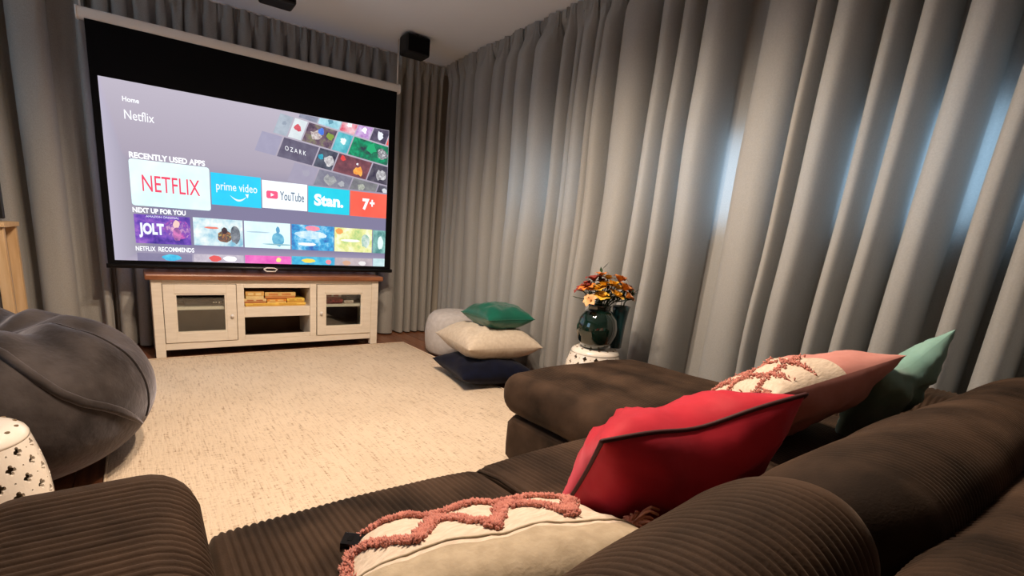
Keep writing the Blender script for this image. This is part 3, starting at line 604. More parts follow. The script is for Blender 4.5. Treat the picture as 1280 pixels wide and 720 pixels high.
#        row, a0, a1, tile colours, shapes (u, v, size, colours), fade
COLLAGE = [(0.175, 0.12, 0.27, [(0.12, 0.13, 0.2), (0.3, 0.36, 0.45)], [], 0.7), (0.175, 0.28, 0.46, [(0.20, 0.50, 0.60), (0.50, 0.80, 0.88)], [(0.5, 0.3, 0.03, [(0.1, 0.3, 0.4)])], 0.9), (0.175, 0.47, 0.60, [(0.65, 0.08, 0.14), (0.80, 0.55, 0.60)], [(0.5, 0.45, 0.03, [(0.9, 0.85, 0.9)])], 1),
    (0.175, 0.61, 0.74, [(0.35, 0.10, 0.45), (0.70, 0.60, 0.80)], [(0.5, 0.4, 0.03, [(0.9, 0.9, 0.95)])], 1), (0.175, 0.75, 0.90, [INK, (0.14, 0.12, 0.18)], [(0.5, 0.4, 0.04, [(0.75, 0.78, 0.85)])], 1), (0.175, 0.91, 1.12, [(0.75, 0.06, 0.06), (0.85, 0.16, 0.10)], [(0.35, 0.5, 0.03, [(0.85, 0.85, 0.9)])], 1),
    (0.0, -0.02, 0.085, [(0.30, 0.40, 0.46), (0.48, 0.60, 0.66)], [(0.5, 0.6, 0.022, [(0.25, 0.35, 0.42)])], 0.6), (0.0, 0.097, 0.20, [(0.62, 0.70, 0.72), (0.74, 0.80, 0.82)], [(0.5, 0.55, 0.035, [(0.72, 0.10, 0.12), (0.55, 0.05, 0.08)])], 0.9),
    (0.0, 0.212, 0.455, [INK, (0.16, 0.10, 0.14), (0.24, 0.26, 0.12)], [(0.35, 0.45, 0.05, [(0.75, 0.72, 0.70), (0.3, 0.2, 0.2)]), (0.50, 0.75, 0.032, [(0.05, 0.14, 0.62), (0.1, 0.25, 0.75)]), (0.85, 0.6, 0.035, [(0.22, 0.32, 0.06)])], 1), (0.0, 0.467, 0.60, [(0.05, 0.34, 0.42), (0.16, 0.56, 0.62)], [(0.5, 0.6, 0.03, [(0.80, 0.90, 0.85)])], 1),
    (0.0, 0.612, 0.99, [INK, (0.01, 0.20, 0.10), (0.02, 0.42, 0.20)], [(0.78, 0.5, 0.062, [(0.85, 0.86, 0.88), (0.08, 0.07, 0.1), (0.8, 0.82, 0.8)]), (0.48, 0.66, 0.055, [(0.02, 0.38, 0.16)])], 1),
    (-0.175, -0.10, 0.06, [(0.30, 0.30, 0.46), (0.36, 0.36, 0.52)], [], 0.45), (-0.175, 0.072, 0.36, [(0.07, 0.06, 0.11), (0.13, 0.12, 0.18)], [], 0.9), (-0.175, 0.372, 0.53, [INK, (0.10, 0.12, 0.16)], [(0.20, 0.55, 0.028, [(0.05, 0.45, 0.55), (0.02, 0.25, 0.4)]), (0.72, 0.42, 0.05, [(0.72, 0.70, 0.72), (0.3, 0.28, 0.3)])], 1),
    (-0.175, 0.542, 0.85, [(0.10, 0.04, 0.06), (0.24, 0.08, 0.10)], [(0.70, 0.35, 0.05, [(0.85, 0.22, 0.05), (0.90, 0.50, 0.10)]), (0.15, 0.80, 0.026, [(0.70, 0.06, 0.06)]), (0.6, 0.7, 0.012, [(0.8, 0.8, 0.85)])], 1), (-0.175, 0.862, 1.12, [INK, (0.12, 0.11, 0.14)], [(0.40, 0.45, 0.055, [(0.66, 0.66, 0.68), (0.12, 0.1, 0.12)])], 1),
    (-0.35, 0.22, 0.42, [(0.30, 0.28, 0.40), (0.36, 0.34, 0.46)], [(0.6, 0.6, 0.035, [(0.38, 0.38, 0.46)])], 0.4), (-0.35, 0.432, 0.73, [(0.12, 0.12, 0.18), (0.22, 0.23, 0.28)], [(0.40, 0.55, 0.055, [(0.45, 0.46, 0.44), (0.2, 0.22, 0.22)]), (0.75, 0.5, 0.03, [(0.4, 0.42, 0.44)])], 0.8),
    (-0.35, 0.742, 0.98, [(0.12, 0.12, 0.14), (0.24, 0.25, 0.24)], [(0.4, 0.62, 0.04, [(0.5, 0.52, 0.46), (0.25, 0.28, 0.2)])], 0.9), (-0.35, 0.992, 1.2, [INK, (0.16, 0.16, 0.2)], [(0.35, 0.7, 0.03, [(0.6, 0.62, 0.66)])], 1)]
BASE = (0.33, 0.30, 0.39)
for i, (b0, a0, a1, cols, shapes, fade) in enumerate(COLLAGE):
    P = clip_poly([cpt(a0, b0), cpt(a1, b0), cpt(a1, b0 + 0.162), cpt(a0, b0 + 0.162)])
    if not P: continue
    fd = lambda cs: [tuple(BASE[k] * (1 - fade) + c[k] * fade for k in range(3)) for c in cs]
    t = quad('poster', P, emat('poster_%d' % i, fd(cols), 12), scr, 1)
    for j, (u, v, sz, cs) in enumerate(shapes):
        cx, cz = cpt(a0 + (a1 - a0) * u, b0 + 0.162 * v); rr = random.Random(i * 7 + j); n = 12
        S = clip_poly([(cx + sz * math.cos(2 * math.pi * k / n) * rr.uniform(0.55, 1.15), cz + sz * 0.95 * math.sin(2 * math.pi * k / n) * rr.uniform(0.55, 1.15)) for k in range(n)])
        if S: quad('picture_shape', S, emat('poster_%d_%d' % (i, j), fd(cs), 30), t, 2 + 0.4 * j)
o = text('lettering', 'O Z A R K', 1.092, 1.262, 0.0, 0.034, W, scr, 4)
for v in o.data.vertices: v.co.z += 1.656 + (v.co.x + origin(scr).x - 1.177) * uz / ux

# ================================================================== ceiling speakers and spotlight fixture
def speaker(cx, cy, cz, label):
    r = thing('loudspeaker', label, 'speaker', (cx, cy, cz), 'small speakers hung from the ceiling')
    bx('cabinet', (cx - 0.115, cx + 0.115, cy - 0.07, cy + 0.08, cz - 0.075, cz + 0.075), M_speaker, r, ch=0.018)
    bx('grille', (cx - 0.100, cx + 0.100, cy - 0.074, cy - 0.0702, cz - 0.060, cz + 0.060), M_black, r, ch=0.001)
    MB().tube([(cx, cy, cz + 0.07), (cx, cy, 2.70)], 0.010, 8).out('bracket', M_blackp, r, True)
    MB().lathe([(0.035, 0), (0.035, 0.006), (0.02, 0.008)], (cx, cy, 2.692), 16).out('ceiling_plate', M_blackp, r)
speaker(2.165, 4.10, 2.612, 'black loudspeaker on the ceiling near the curtained corner')
speaker(0.955, 3.86, 2.606, 'black loudspeaker on the ceiling above the middle of the screen')
fx = thing('ceiling_spotlight', 'white ceiling light with four round spot heads above the rug', 'ceiling light', (0.80, 1.65, 2.70))
bx('mounting_plate', (0.66, 0.94, 1.53, 1.77, 2.685, 2.6995), M_case, fx)
for (x, y) in SPOT_POS:
    MB().tube([(0.8 + (x - 0.8) * 0.5, 1.65 + (y - 1.65) * 0.5, 2.687), (x, y, 2.66)], 0.010, 8).out('arm', M_case, fx, True)
    can = MB().lathe([(0.012, 0.085), (0.040, 0.080), (0.045, 0.03), (0.047, 0.0), (0.043, 0.0), (0.041, 0.03), (0.036, 0.072), (0.010, 0.076)], (x, y, 2.575), 20)
    o = can.out('spot_head', M_case, fx, True)
    MB().lathe([(0.004, 0.0), (0.018, 0.004), (0.024, 0.02), (0.014, 0.035)], (x, y, 2.605), 14).out('bulb', mat('bulb_glow', (1, 0.8, 0.6), 0.5, emit=(1.0, 0.74, 0.48), estr=20), o, True)

# ================================================================== sofa
sofa = thing('sectional_sofa', 'dark brown wide-wale corduroy sectional sofa with a chaise', 'sofa', (1.15, 0.4, 0.0))
PT, AM = 0.0155, 0.0062
def soft(name, lo, hi, axis, r, re, rib=True, **k):
    v, f = sweep_box(lo, hi, axis, r, re, PT if rib else 0, AM if rib else 0, **k)
    return build(name, v, f, k.pop('m', None) or M_brown, sofa)
soft('seat_base', (0.08, 0.0, 0.06), (1.37, 0.915, 0.285), 0, 0.03, 0.02, nsec=48)
soft('chaise_base', (1.385, 0.0, 0.06), (2.285, 1.575, 0.285), 0, 0.04, 0.03, nsec=64)
soft('seat_cushion', (0.075, 0.22, 0.275), (0.744, 0.975, 0.445), 0, 0.065, 0.03, crown=0.010, crown_cross=0.018, nsec=96, wob=0.004, seed=1)
soft('seat_cushion', (0.752, 0.22, 0.275), (1.372, 0.975, 0.450), 0, 0.065, 0.03, crown=0.012, crown_cross=0.020, nsec=96, wob=0.004, seed=2)
ch_v, ch_f = sweep_box((1.375, 0.22, 0.285), (2.30, 1.640, 0.462), 0, 0.07, 0.07, PT, 0.0028, nsec=120, crown=0.022, crown_cross=0.012, wob=0.010, seed=3)
build('chaise_cushion', ch_v, ch_f, M_brown, sofa)
soft('arm', (-0.262, -0.22, 0.05), (0.066, 0.950, 0.615), 1, 0.085, 0.06, nsec=84, crown=-0.004, wob=0.003, seed=4)
soft('arm', (2.315, -0.22, 0.05), (2.60, 0.870, 0.610), 1, 0.085, 0.05, nsec=64, wob=0.003, seed=5)
soft('back_frame', (-0.255, -0.30, 0.05), (2.59, 0.125, 0.735), 0, 0.075, 0.05, nsec=72, wob=0.004, seed=6)
def back_cushion(x0, x1, top, seed, crown=0.018, re=0.095, tilt=0.0):
    v, f = sweep_box((x0, 0.150, 0.43), (x1, 0.385, top), 0, 0.115, re, PT * 0.8, 0.0046, nsec=110, crown=crown, wob=0.012, seed=seed)
    v = np.array(v); v[:, 1] -= 0.10 * np.clip((v[:, 2] - 0.45) / 0.35, 0, 1.2) - 0.02    # leaning back
    v[:, 2] += tilt * (v[:, 0] - 0.58) * np.clip((v[:, 2] - 0.43) / 0.28, 0, 1.1)     # slumped to one side
    build('back_cushion', v, f, M_brown, sofa)
back_cushion(0.10, 0.775, 0.748, 7, 0.03, 0.12, 0.20); back_cushion(0.785, 1.640, 0.765, 8); back_cushion(1.650, 2.31, 0.745, 9)
# raised seams between the seat cushions and along the chaise
mb = MB()
mb.tube([(0.748, 0.24, 0.448), (0.748, 0.55, 0.462), (0.748, 0.85, 0.458), (0.748, 0.93, 0.442), (0.748, 0.966, 0.405), (0.748, 0.972, 0.33)], 0.006, 8)
mb.out('seam', M_brown_d, sofa, True)
for (x, y) in ((-0.20, 0.85), (-0.20, -0.2), (2.52, -0.2), (2.52, 0.78), (1.44, 1.50), (2.22, 1.50), (0.72, 0.85)):
    MB().lathe([(0.020, 0.0), (0.026, 0.055), (0.028, 0.07)], (x, y, 0.0005 if not (RX0 < x < RX1 and y > RY0) else 0.012), 12).out('foot', M_blackp, sofa)

# ================================================================== cushions
def pillow_grid(w, h, t, n=34, pw=2.3, pinch=0.07, wr=0.006, seed=0, dip=0.0, dipw=0.5, sag=0.0, flat=0.0):
    """front & back panels in local (u, v, n); returns arrays FU[n,n,3], BK[n,n,3]"""
    g = np.sin(np.linspace(-math.pi / 2, math.pi / 2, n)); FU = np.zeros((n, n, 3)); BK = np.zeros((n, n, 3))
    for j, v in enumerate(g):
        for i, u in enumerate(g):
            x = u * w / 2 * (1 - pinch * (1 - v * v) ** 1.0 * abs(u) ** 3); y = v * h / 2 * (1 - pinch * (1 - u * u) ** 1.0 * abs(v) ** 3)
            y -= dip * math.exp(-(u / dipw) ** 2) * max(0, (v + 1) / 2) ** 2
            b = max(0.0, (1 - abs(u) ** pw) * (1 - abs(v) ** pw)) ** 0.55
            k1 = wr * noise.noise(Vector((u * 3.2 + seed, v * 3.2, 0.3))) * b * 2 + wr * 0.8 * noise.noise(Vector((u * 8 + seed, v * 8, 5))) * b ** 0.5
            k2 = wr * noise.noise(Vector((u * 3.2 + seed, v * 3.2, 9.3))) * b * 2 + wr * 0.8 * noise.noise(Vector((u * 8 + seed, v * 8, 15))) * b ** 0.5
            s = -sag * (1 - u * u)
            FU[j, i] = (x, y, t / 2 * b * (1 - flat) + k1 + s); BK[j, i] = (x, y, -t / 2 * b * (1 - 0.0) + k2 + s)
    for k in range(n):      # shared border
        for (a, b) in ((0, k), (n - 1, k), (k, 0), (k, n - 1)): BK[a, b] = FU[a, b]
    return FU, BK, g
class Pillow:
    def __init__(s, name, label, w, h, t, c, U, V, mf, mb_, group=None, pip=None, pr_=0.005, flip=False, **k):
        s.FU, s.BK, s.g = pillow_grid(w, h, t, **k); s.n = len(s.g)
        s.c = np.array(c, float); s.U = np.array(Vector(U).normalized()); v = Vector(V); v = v - Vector(s.U) * v.dot(Vector(s.U)); v.normalize()
        s.V = np.array(v); s.N = np.cross(s.U, s.V) * (-1 if flip else 1)
        F = s.tw(s.FU).reshape(-1, 3); B = s.tw(s.BK).reshape(-1, 3); zmin = min(F[:, 2].min(), B[:, 2].min())
        s.root = thing(name, label, 'cushion', (c[0], c[1], zmin), group)
        n = s.n; q = [(j * n + i, j * n + i + 1, (j + 1) * n + i + 1, (j + 1) * n + i) for j in range(n - 1) for i in range(n - 1)]
        qr = [f[::-1] for f in q]; s.front = build('front_panel', F, qr if flip else q, mf, s.root); s.back = build('back_panel', B, q if flip else qr, mb_, s.root)
        if pip:
            E = [s.FU[0, i] for i in range(n)] + [s.FU[j, n - 1] for j in range(1, n)] + [s.FU[n - 1, i] for i in range(n - 2, -1, -1)] + [s.FU[j, 0] for j in range(n - 2, -1, -1)]
            MB().tube([tuple(p) for p in s.tw(np.array(E))], pr_, 7, False).out('piping', pip, s.root, True)
    def tw(s, A): return s.c + A[..., 0:1] * s.U + A[..., 1:2] * s.V + A[..., 2:3] * s.N
    def at(s, u, v, off=0.0, A=None):
        """point on the front panel for -1<u,v<1"""
        A = s.FU if A is None else A
        i = np.interp(u, s.g, np.arange(s.n)); j = np.interp(v, s.g, np.arange(s.n)); i0 = min(int(i), s.n - 2); j0 = min(int(j), s.n - 2); a, b = i - i0, j - j0
        p = A[j0, i0] * (1 - a) * (1 - b) + A[j0, i0 + 1] * a * (1 - b) + A[j0 + 1, i0] * (1 - a) * b + A[j0 + 1, i0 + 1] * a * b
        p = p + np.array((0, 0, off)); return s.tw(p[None])[0]
def tufts(P, paths, m, width, count, ln, name, seed=1, rad=0.0030):
    r = random.Random(seed); mb = MB()
    for path in paths:
        for (p, q) in zip(path[:-1], path[1:]):
            d = math.hypot(q[0] - p[0], q[1] - p[1]); k = max(1, int(count * d))
            for _ in range(k):
                t = r.random(); o1, o2 = r.gauss(0, width), r.gauss(0, width)
                u = max(-0.995, min(0.995, p[0] + (q[0] - p[0]) * t + o1)); v = max(-0.995, min(0.995, p[1] + (q[1] - p[1]) * t + o2))
                a = P.at(u, v); L = ln * (0.6 + 0.8 * r.random())
                dr = P.N * 1.0 + P.U * r.uniform(-.8, .8) + P.V * r.uniform(-.8, .8); dr = dr / np.linalg.norm(dr)
                b = a + dr * L; s1 = np.cross(dr, P.U); s1 = s1 / np.linalg.norm(s1); s2 = np.cross(dr, s1); R = rad * (0.7 + 0.6 * r.random())
                mid = a + dr * L * 0.6
                mb.add([a - dr * 0.003] + [mid + s1 * R * math.cos(x) + s2 * R * math.sin(x) for x in (0, 1.57, 3.14, 4.71)] + [b], [(0, 2, 1), (0, 3, 2), (0, 4, 3), (0, 1, 4), (5, 1, 2), (5, 2, 3), (5, 3, 4), (5, 4, 1)])
    o = mb.out(name, m, P.root, True); o['kind'] = 'stuff'; return o
def tassel(P, p0, m, L=0.06, seed=2, n=26, dirv=None):
    r = random.Random(seed); mb = MB(); p0 = Vector(p0); d = Vector(dirv)
    mb.tube([p0, p0 + d * 0.012], 0.009, 8)
    for k in range(n):
        a = Vector((r.gauss(0, 1), r.gauss(0, 1), r.gauss(0, 1))) * 0.010
        pts = [p0 + d * 0.006, p0 + d * 0.02 + a * 0.9, p0 + d * (L * 0.55) + a * 1.5 + Vector((0, 0, -0.010)), p0 + d * L * (0.8 + 0.3 * r.random()) + a * 1.8 + Vector((0, 0, -0.028))]
        mb.tube(pts, 0.0028, 5)
    return mb.out('tassel', m, P.root, True)

# -- cream tufted cushion (leaning on the first back cushion)
TL = Vector((0.236, 0.572, 0.548)); TR = Vector((0.668, 0.428, 0.602)); U = (TR - TL).normalized()     # ends of the seam between tufted and plain cloth
fw = Vector((0, 0, 1)).cross(U); fw.normalize()           # horizontal, toward the screen
Vd = (-fw * 0.93 + Vector((0, 0, 0.37))); Vd = Vd - U * Vd.dot(U); Vd.normalize()
Wd = (TR - TL).length + 0.06; Hh = 0.42; SEAM = 0.50
cC = (TL + TR) / 2 + U * 0.012 - Vd * (Hh / 2 * SEAM) - Vector((0, 0, 0.042))
P1 = Pillow('throw_cushion', 'cream cushion with shaggy pink zigzag tufting, leaning at the sofa end', Wd, Hh, 0.13, cC, U, Vd, M_woven, M_linen_d, flip=True, wr=0.006, seed=1, pinch=0.03, pw=4.0)
P1.front.data.materials.append(M_linen_d)
for p_ in P1.front.data.polygons:
    if P1.g[p_.index // (P1.n - 1)] > SEAM: p_.material_index = 1
MB().tube([tuple(P1.at(u, SEAM + 0.03, 0.001)) for u in np.linspace(-0.99, 0.99, 40)], 0.0022, 6).out('seam', M_linen_d, P1.root, True)
zz = [(-0.96, -0.15), (-0.50, 0.42), (-0.26, -0.35), (0.0, 0.42), (0.27, -0.35), (0.53, 0.42), (0.82, -0.30)]
tufts(P1, [zz, [(-0.9, -0.50), (0.85, -0.50)]], M_tuft, 0.021, 1300, 0.0105, 'zigzag_tufting', 1)
tufts(P1, [[(-0.98, 0.5), (-0.98, -0.6)]], M_tuft, 0.022, 800, 0.012, 'edge_tufting', 2)
tassel(P1, P1.at(0.955, 0.40), M_tassel, 0.040, 3, n=80, dirv=(0.88, -0.25, 0.10))

# -- crimson cushion
TL = Vector((0.672, 0.495, 0.725)); TR = Vector((1.055, 0.367, 0.800)); U = (TR - TL).normalized(); fw = Vector((0, 0, 1)).cross(U); fw.normalize()
Vd = Vector((-0.40, -0.48, 0.77)); Vd = Vd - U * Vd.dot(U); Vd.normalize()
Wd = (TR - TL).length; Hh = 0.40
P2 = Pillow('throw_cushion', 'crimson velvet cushion with dark piping on the middle of the sofa', Wd + 0.02, Hh, 0.23, (TL + TR) / 2 - Vd * Hh / 2, U, Vd, M_red, M_red, flip=True, pip=M_piping, pr_=0.0045, wr=0.013, seed=3, pinch=0.05, dip=0.03, dipw=0.4)
# -- pink cushion
TL = Vector((1.41, 0.535, 0.705)); TR = Vector((1.83, 0.425, 0.80)); U = (TR - TL).normalized(); fw = Vector((0, 0, 1)).cross(U); fw.normalize()
Vd = (-fw * 0.80 + Vector((0, 0, 0.60))); Vd = Vd - U * Vd.dot(U); Vd.normalize()
Wd = (TR - TL).length + 0.04; Hh = 0.44
P3 = Pillow('throw_cushion', 'dusty pink cushion with cream tufted front, between crimson and sage cushions', Wd, Hh, 0.21, (TL + TR) / 2 - Vd * Hh / 2, U, Vd, M_woven, M_pink, flip=True, wr=0.010, seed=5, pinch=0.05, dip=0.01)
P3.front.data.materials.append(M_pink)
for p_ in P3.front.data.polygons:
    if (p_.index % (P3.n - 1)) > 0.52 * (P3.n - 1): p_.material_index = 1
tufts(P3, [[(-0.95, 0.7), (-0.05, 0.7)], [(-0.95, 0.2), (0.0, 0.2)], [(-0.95, -0.3), (0.0, -0.3)], [(-0.62, 0.95), (-0.62, -0.8)], [(-0.25, 0.95), (-0.25, -0.8)], [(-0.98, 0.95), (-0.98, -0.9)]], M_tuft, 0.022, 210, 0.010, 'grid_tufting', 6)
# -- sage cushion
TL = Vector((1.82, 0.44, 0.755)); TR = Vector((2.045, 0.385, 0.868)); U = (TR - TL).normalized(); fw = Vector((0, 0, 1)).cross(U); fw.normalize()
Vd = Vector((-0.25, -0.38, 0.88)); Vd = Vd - U * Vd.dot(U); Vd.normalize(); Hh = 0.38
P4 = Pillow('throw_cushion', 'sage teal cushion at the curtain end of the sofa', (TR - TL).length + 0.05, Hh, 0.13, (TL + TR) / 2 - Vd * Hh / 2, U, Vd, M_tealc, M_tealc, flip=True, wr=0.012, seed=8, pinch=0.09, dip=0.05, dipw=0.5)

# -- floor pile by the window curtains
def flat_cushion(name, label, side, t, c, ang, m, m2=None, **k):
    a = math.radians(ang)
    return Pillow(name, label, side, side, t, c, (math.cos(a), math.sin(a), 0), (-math.sin(a), math.cos(a), 0), m, m2 or m, 'cushions piled on the floor', **k)
flat_cushion('floor_cushion', 'navy blue cushion at the bottom of the pile on the rug', 0.60, 0.19, (2.19, 2.81, 0.105), -10, M_navy, wr=0.007, seed=11, pinch=0.07, pw=3.0)
flat_cushion('floor_cushion', 'large cream linen cushion in the middle of the floor pile', 0.62, 0.26, (2.28, 2.90, 0.290), -9, M_linen, wr=0.009, seed=12, pinch=0.06, pw=3.0)
flat_cushion('floor_cushion', 'emerald green satin cushion on top of the cream cushion', 0.41, 0.195, (2.335, 2.87, 0.485), -5, M_green, pip=M_green, pr_=0.003, wr=0.008, seed=13, pinch=0.07, pw=2.8)

# ================================================================== pouf
pf = thing('pouf', 'pale grey round pouf behind the cushion pile', 'pouf', (2.42, 3.60, 0.012))
prof = [(0.12, 0.0), (0.20, 0.008), (0.235, 0.04), (0.25, 0.12), (0.252, 0.20), (0.245, 0.28), (0.225, 0.345), (0.185, 0.385), (0.12, 0.405), (0.05, 0.411)]
mb = MB().lathe(prof, (2.42, 3.60, 0.001), 48); V = np.array(mb.v)
for i in range(len(V)): V[i] += 0.008 * noise.noise(Vector(V[i] * 6))
V[:, 2] = np.maximum(V[:, 2], 0.0005)
build('body', V, mb.f, M_pouf, pf)
MB().lathe([(0.006, 0.0), (0.016, 0.003), (0.012, 0.008), (0.004, 0.010)], (2.42, 3.60, 0.409), 16).out('centre_button', M_pouf, pf, True)

# ================================================================== beanbag
BC = np.array((-0.545, 2.50)); BR = 0.60; BH = 0.64
bag = thing('bean_bag', 'large dark grey velour bean bag slumped on the rug edge', 'bean bag', (BC[0], BC[1], 0.0))
def bag_pt(az, t, off=0.0):
    """t 0 bottom centre .. 1 top centre"""
    a = math.pi * (t - 0.5); cz = math.sin(a); cr = math.cos(a)
    r = BR * (abs(cr) ** 0.72); z = BH * 0.5 * (1 + math.copysign(abs(cz) ** 0.92, cz))
    r *= 1.0 - 0.10 * max(0.0, (z / BH - 0.45))
    x, y = math.cos(az) * r, math.sin(az) * r
    nn = noise.noise(Vector((x * 2.2, y * 2.2, z * 2.5)))
    k = 1 + 0.055 * nn
    top = max(0.0, t - 0.62) / 0.38
    fold = 0.018 * top * (1 - top) * 4 * math.sin(az * 9 + 2.5 * noise.noise(Vector((x * 3, y * 3, 1)))) + 0.030 * noise.noise(Vector((x * 6, y * 6, z * 6))) * top
    z2 = z - 0.10 * max(0.0, top - 0.70) / 0.30 + fold
    tilt = 0.06 * (x / BR)          # slumps toward the wall side
    z2 = z2 * (1 - tilt)
    return (BC[0] + x * (k + off / BR), BC[1] + y * (k + off / BR), max(0.0005, z2))
na, ntt = 120, 80; V = [bag_pt(2 * math.pi * i / na, 0.03 + 0.97 * j / ntt) for j in range(ntt + 1) for i in range(na)]
F = [(j * na + i, j * na + (i + 1) % na, (j + 1) * na + (i + 1) % na, (j + 1) * na + i) for j in range(ntt) for i in range(na)]
build('body', V, F, M_bean, bag)
def seam_path(t_of_az, a0, a1, n=60, off=0.004): return [bag_pt(a, t_of_az(a), off) for a in np.linspace(a0, a1, n)]
WA = [(-2.6, 0.93), (-1.9, 0.91), (-1.45, 0.85), (-1.23, 0.775), (-1.12, 0.69), (-1.02, 0.62), (-0.92, 0.575), (-0.80, 0.54), (-0.65, 0.49), (-0.42, 0.40), (-0.15, 0.33), (0.25, 0.28)]
PT_ = [bag_pt(a, float(np.interp(a, [q[0] for q in WA], [q[1] for q in WA])), 0.004) for a in np.linspace(-2.6, -0.40, 110)]
MB().tube(PT_, [0.017] * 95 + [0.017 - 0.0008 * k for k in range(15)], 10).out('seam_welt', M_bean, bag, True)
MB().tube([bag_pt(-0.35, t, 0.002) for t in np.linspace(0.42, 0.93, 40)], 0.006, 6).out('panel_seam', M_bean, bag, True)
MB().tube([bag_pt(-2.4, t, 0.002) for t in np.linspace(0.42, 0.93, 40)], 0.006, 6).out('panel_seam', M_bean, bag, True)

# ================================================================== pierced ceramic stools
def make_stool(x, y, z, label):
    r = thing('ceramic_stool', label, 'stool', (x, y, z), 'pierced white ceramic stools')
    H = 0.46
    def rad(h): t = h / H; return 0.128 + 0.046 * math.sin(math.pi * min(1, max(0, t)) ** 0.95)
    nc = 28; rows = 10; z0, z1 = 0.05, 0.425; mb = MB()
    def P(a, h, inn=0.0): rr_ = rad(h) - inn; return (x + rr_ * math.cos(a), y + rr_ * math.sin(a), z + h)
    m = 24
    for j in range(rows):
        for i in range(nc):
            ca = 2 * math.pi * (i + 0.5) / nc; cz = z0 + (z1 - z0) * (j + 0.5) / rows; ha = math.pi / nc; hz = (z1 - z0) / rows / 2
            big = (i + j) % 2 == 0; outer = []; hole = []
            for k in range(m):
                th = 2 * math.pi * k / m; c, s = math.cos(th), math.sin(th); q = max(abs(c), abs(s)); outer.append((c / q, s / q))
                rr2 = (0.50 + 0.36 * abs(math.cos(2 * th)) ** 0.7) * 0.92 if big else 0.15
                hole.append((c * rr2, s * rr2))
            v = [P(ca + a * ha, cz + b * hz) for a, b in outer] + [P(ca + a * ha, cz + b * hz) for a, b in hole] + [P(ca + a * ha, cz + b * hz, 0.010) for a, b in hole]
            f = [(k, (k + 1) % m, m + (k + 1) % m, m + k) for k in range(m)] + [(m + k, m + (k + 1) % m, 2 * m + (k + 1) % m, 2 * m + k) for k in range(m)]
            mb.add(v, f)
    mb.out('pierced_wall', M_ceramic, r)
    MB().lathe([(rad(0.0) - 0.01, 0.0), (rad(0.0) + 0.006, 0.004), (rad(0.02) + 0.006, 0.03), (rad(0.05) + 0.002, 0.042), (rad(0.05), 0.0505), (rad(0.05) - 0.012, 0.0505), (rad(0.03) - 0.012, 0.03)], (x, y, z), 56).out('foot_ring', M_ceramic, r, True)
    MB().lathe([(rad(0.425) - 0.012, 0.4245), (rad(0.425), 0.4245), (rad(0.43) + 0.001, 0.432), (rad(0.44) - 0.002, 0.443), (rad(0.45) - 0.012, 0.453), (0.105, 0.459), (0.08, 0.4615), (0.04, 0.462)], (x, y, z), 56).out('top', M_ceramic, r, True)
    MB().lathe([(rad(0.05 + 0.37 * k / 10) - 0.024, 0.05 + 0.37 * k / 10) for k in range(11)], (x, y, z), 40).out('inner_wall', M_inner, r, True)
    for k in range(14):
        a = 2 * math.pi * k / 14; b = MB(); rr3 = rad(0.45) - 0.020
        b.lathe([(0.007, 0.0), (0.007, 0.003), (0.004, 0.0035)], (x + rr3 * math.cos(a), y + rr3 * math.sin(a), z + 0.4545), 8); b.out('top_hole', M_inner, r)
    return r
make_stool(-0.432, 1.69, 0.0, 'pierced white ceramic stool standing between the bean bag and sofa arm')
make_stool(2.275, 1.855, 0.0125, 'pierced white ceramic stool behind the chaise, holding vases of flowers')

# ================================================================== vases and flowers
VX, VY, VZ = 2.238, 1.835, 0.475
vs_ = thing('vase', 'round glossy bottle-green vase holding yellow and orange flowers', 'vase', (VX, VY, VZ))
MB().lathe([(0.055, 0.0), (0.072, 0.006), (0.098, 0.045), (0.112, 0.09), (0.113, 0.125), (0.103, 0.175), (0.080, 0.21), (0.062, 0.225), (0.056, 0.222), (0.07, 0.20)], (VX, VY, VZ), 44).out('body', M_vase, vs_, True)
MB().lathe([(0.056, 0.222), (0.062, 0.226), (0.060, 0.240), (0.068, 0.252), (0.064, 0.255), (0.055, 0.240), (0.052, 0.222)], (VX, VY, VZ), 32).out('rim', M_vase, vs_, True)
tv = thing('vase', 'tall dark teal vase standing behind the round green vase', 'vase', (2.376, 1.795, VZ - 0.002))
MB().lathe([(0.026, 0.0), (0.032, 0.004), (0.034, 0.06), (0.037, 0.14), (0.046, 0.22), (0.050, 0.25), (0.046, 0.25), (0.035, 0.2)], (2.376, 1.795, VZ - 0.002), 28).out('body', M_teal_vase, tv, True)
MB().tube([(2.372 + 0.05 * math.cos(a), 2.005 + 0.05 * math.sin(a), VZ + 0.24) for a in np.linspace(0, 2 * math.pi, 29)], 0.004, 6, False).out('rim', M_teal_vase, tv, True)
FK = {'yellow': ((0.62, 0.33, 0.02), (0.80, 0.50, 0.05)), 'orange': ((0.52, 0.14, 0.015), (0.70, 0.26, 0.03)), 'red': ((0.16, 0.018, 0.012), (0.28, 0.035, 0.02)), 'peach': ((0.66, 0.34, 0.14), (0.75, 0.44, 0.22))}
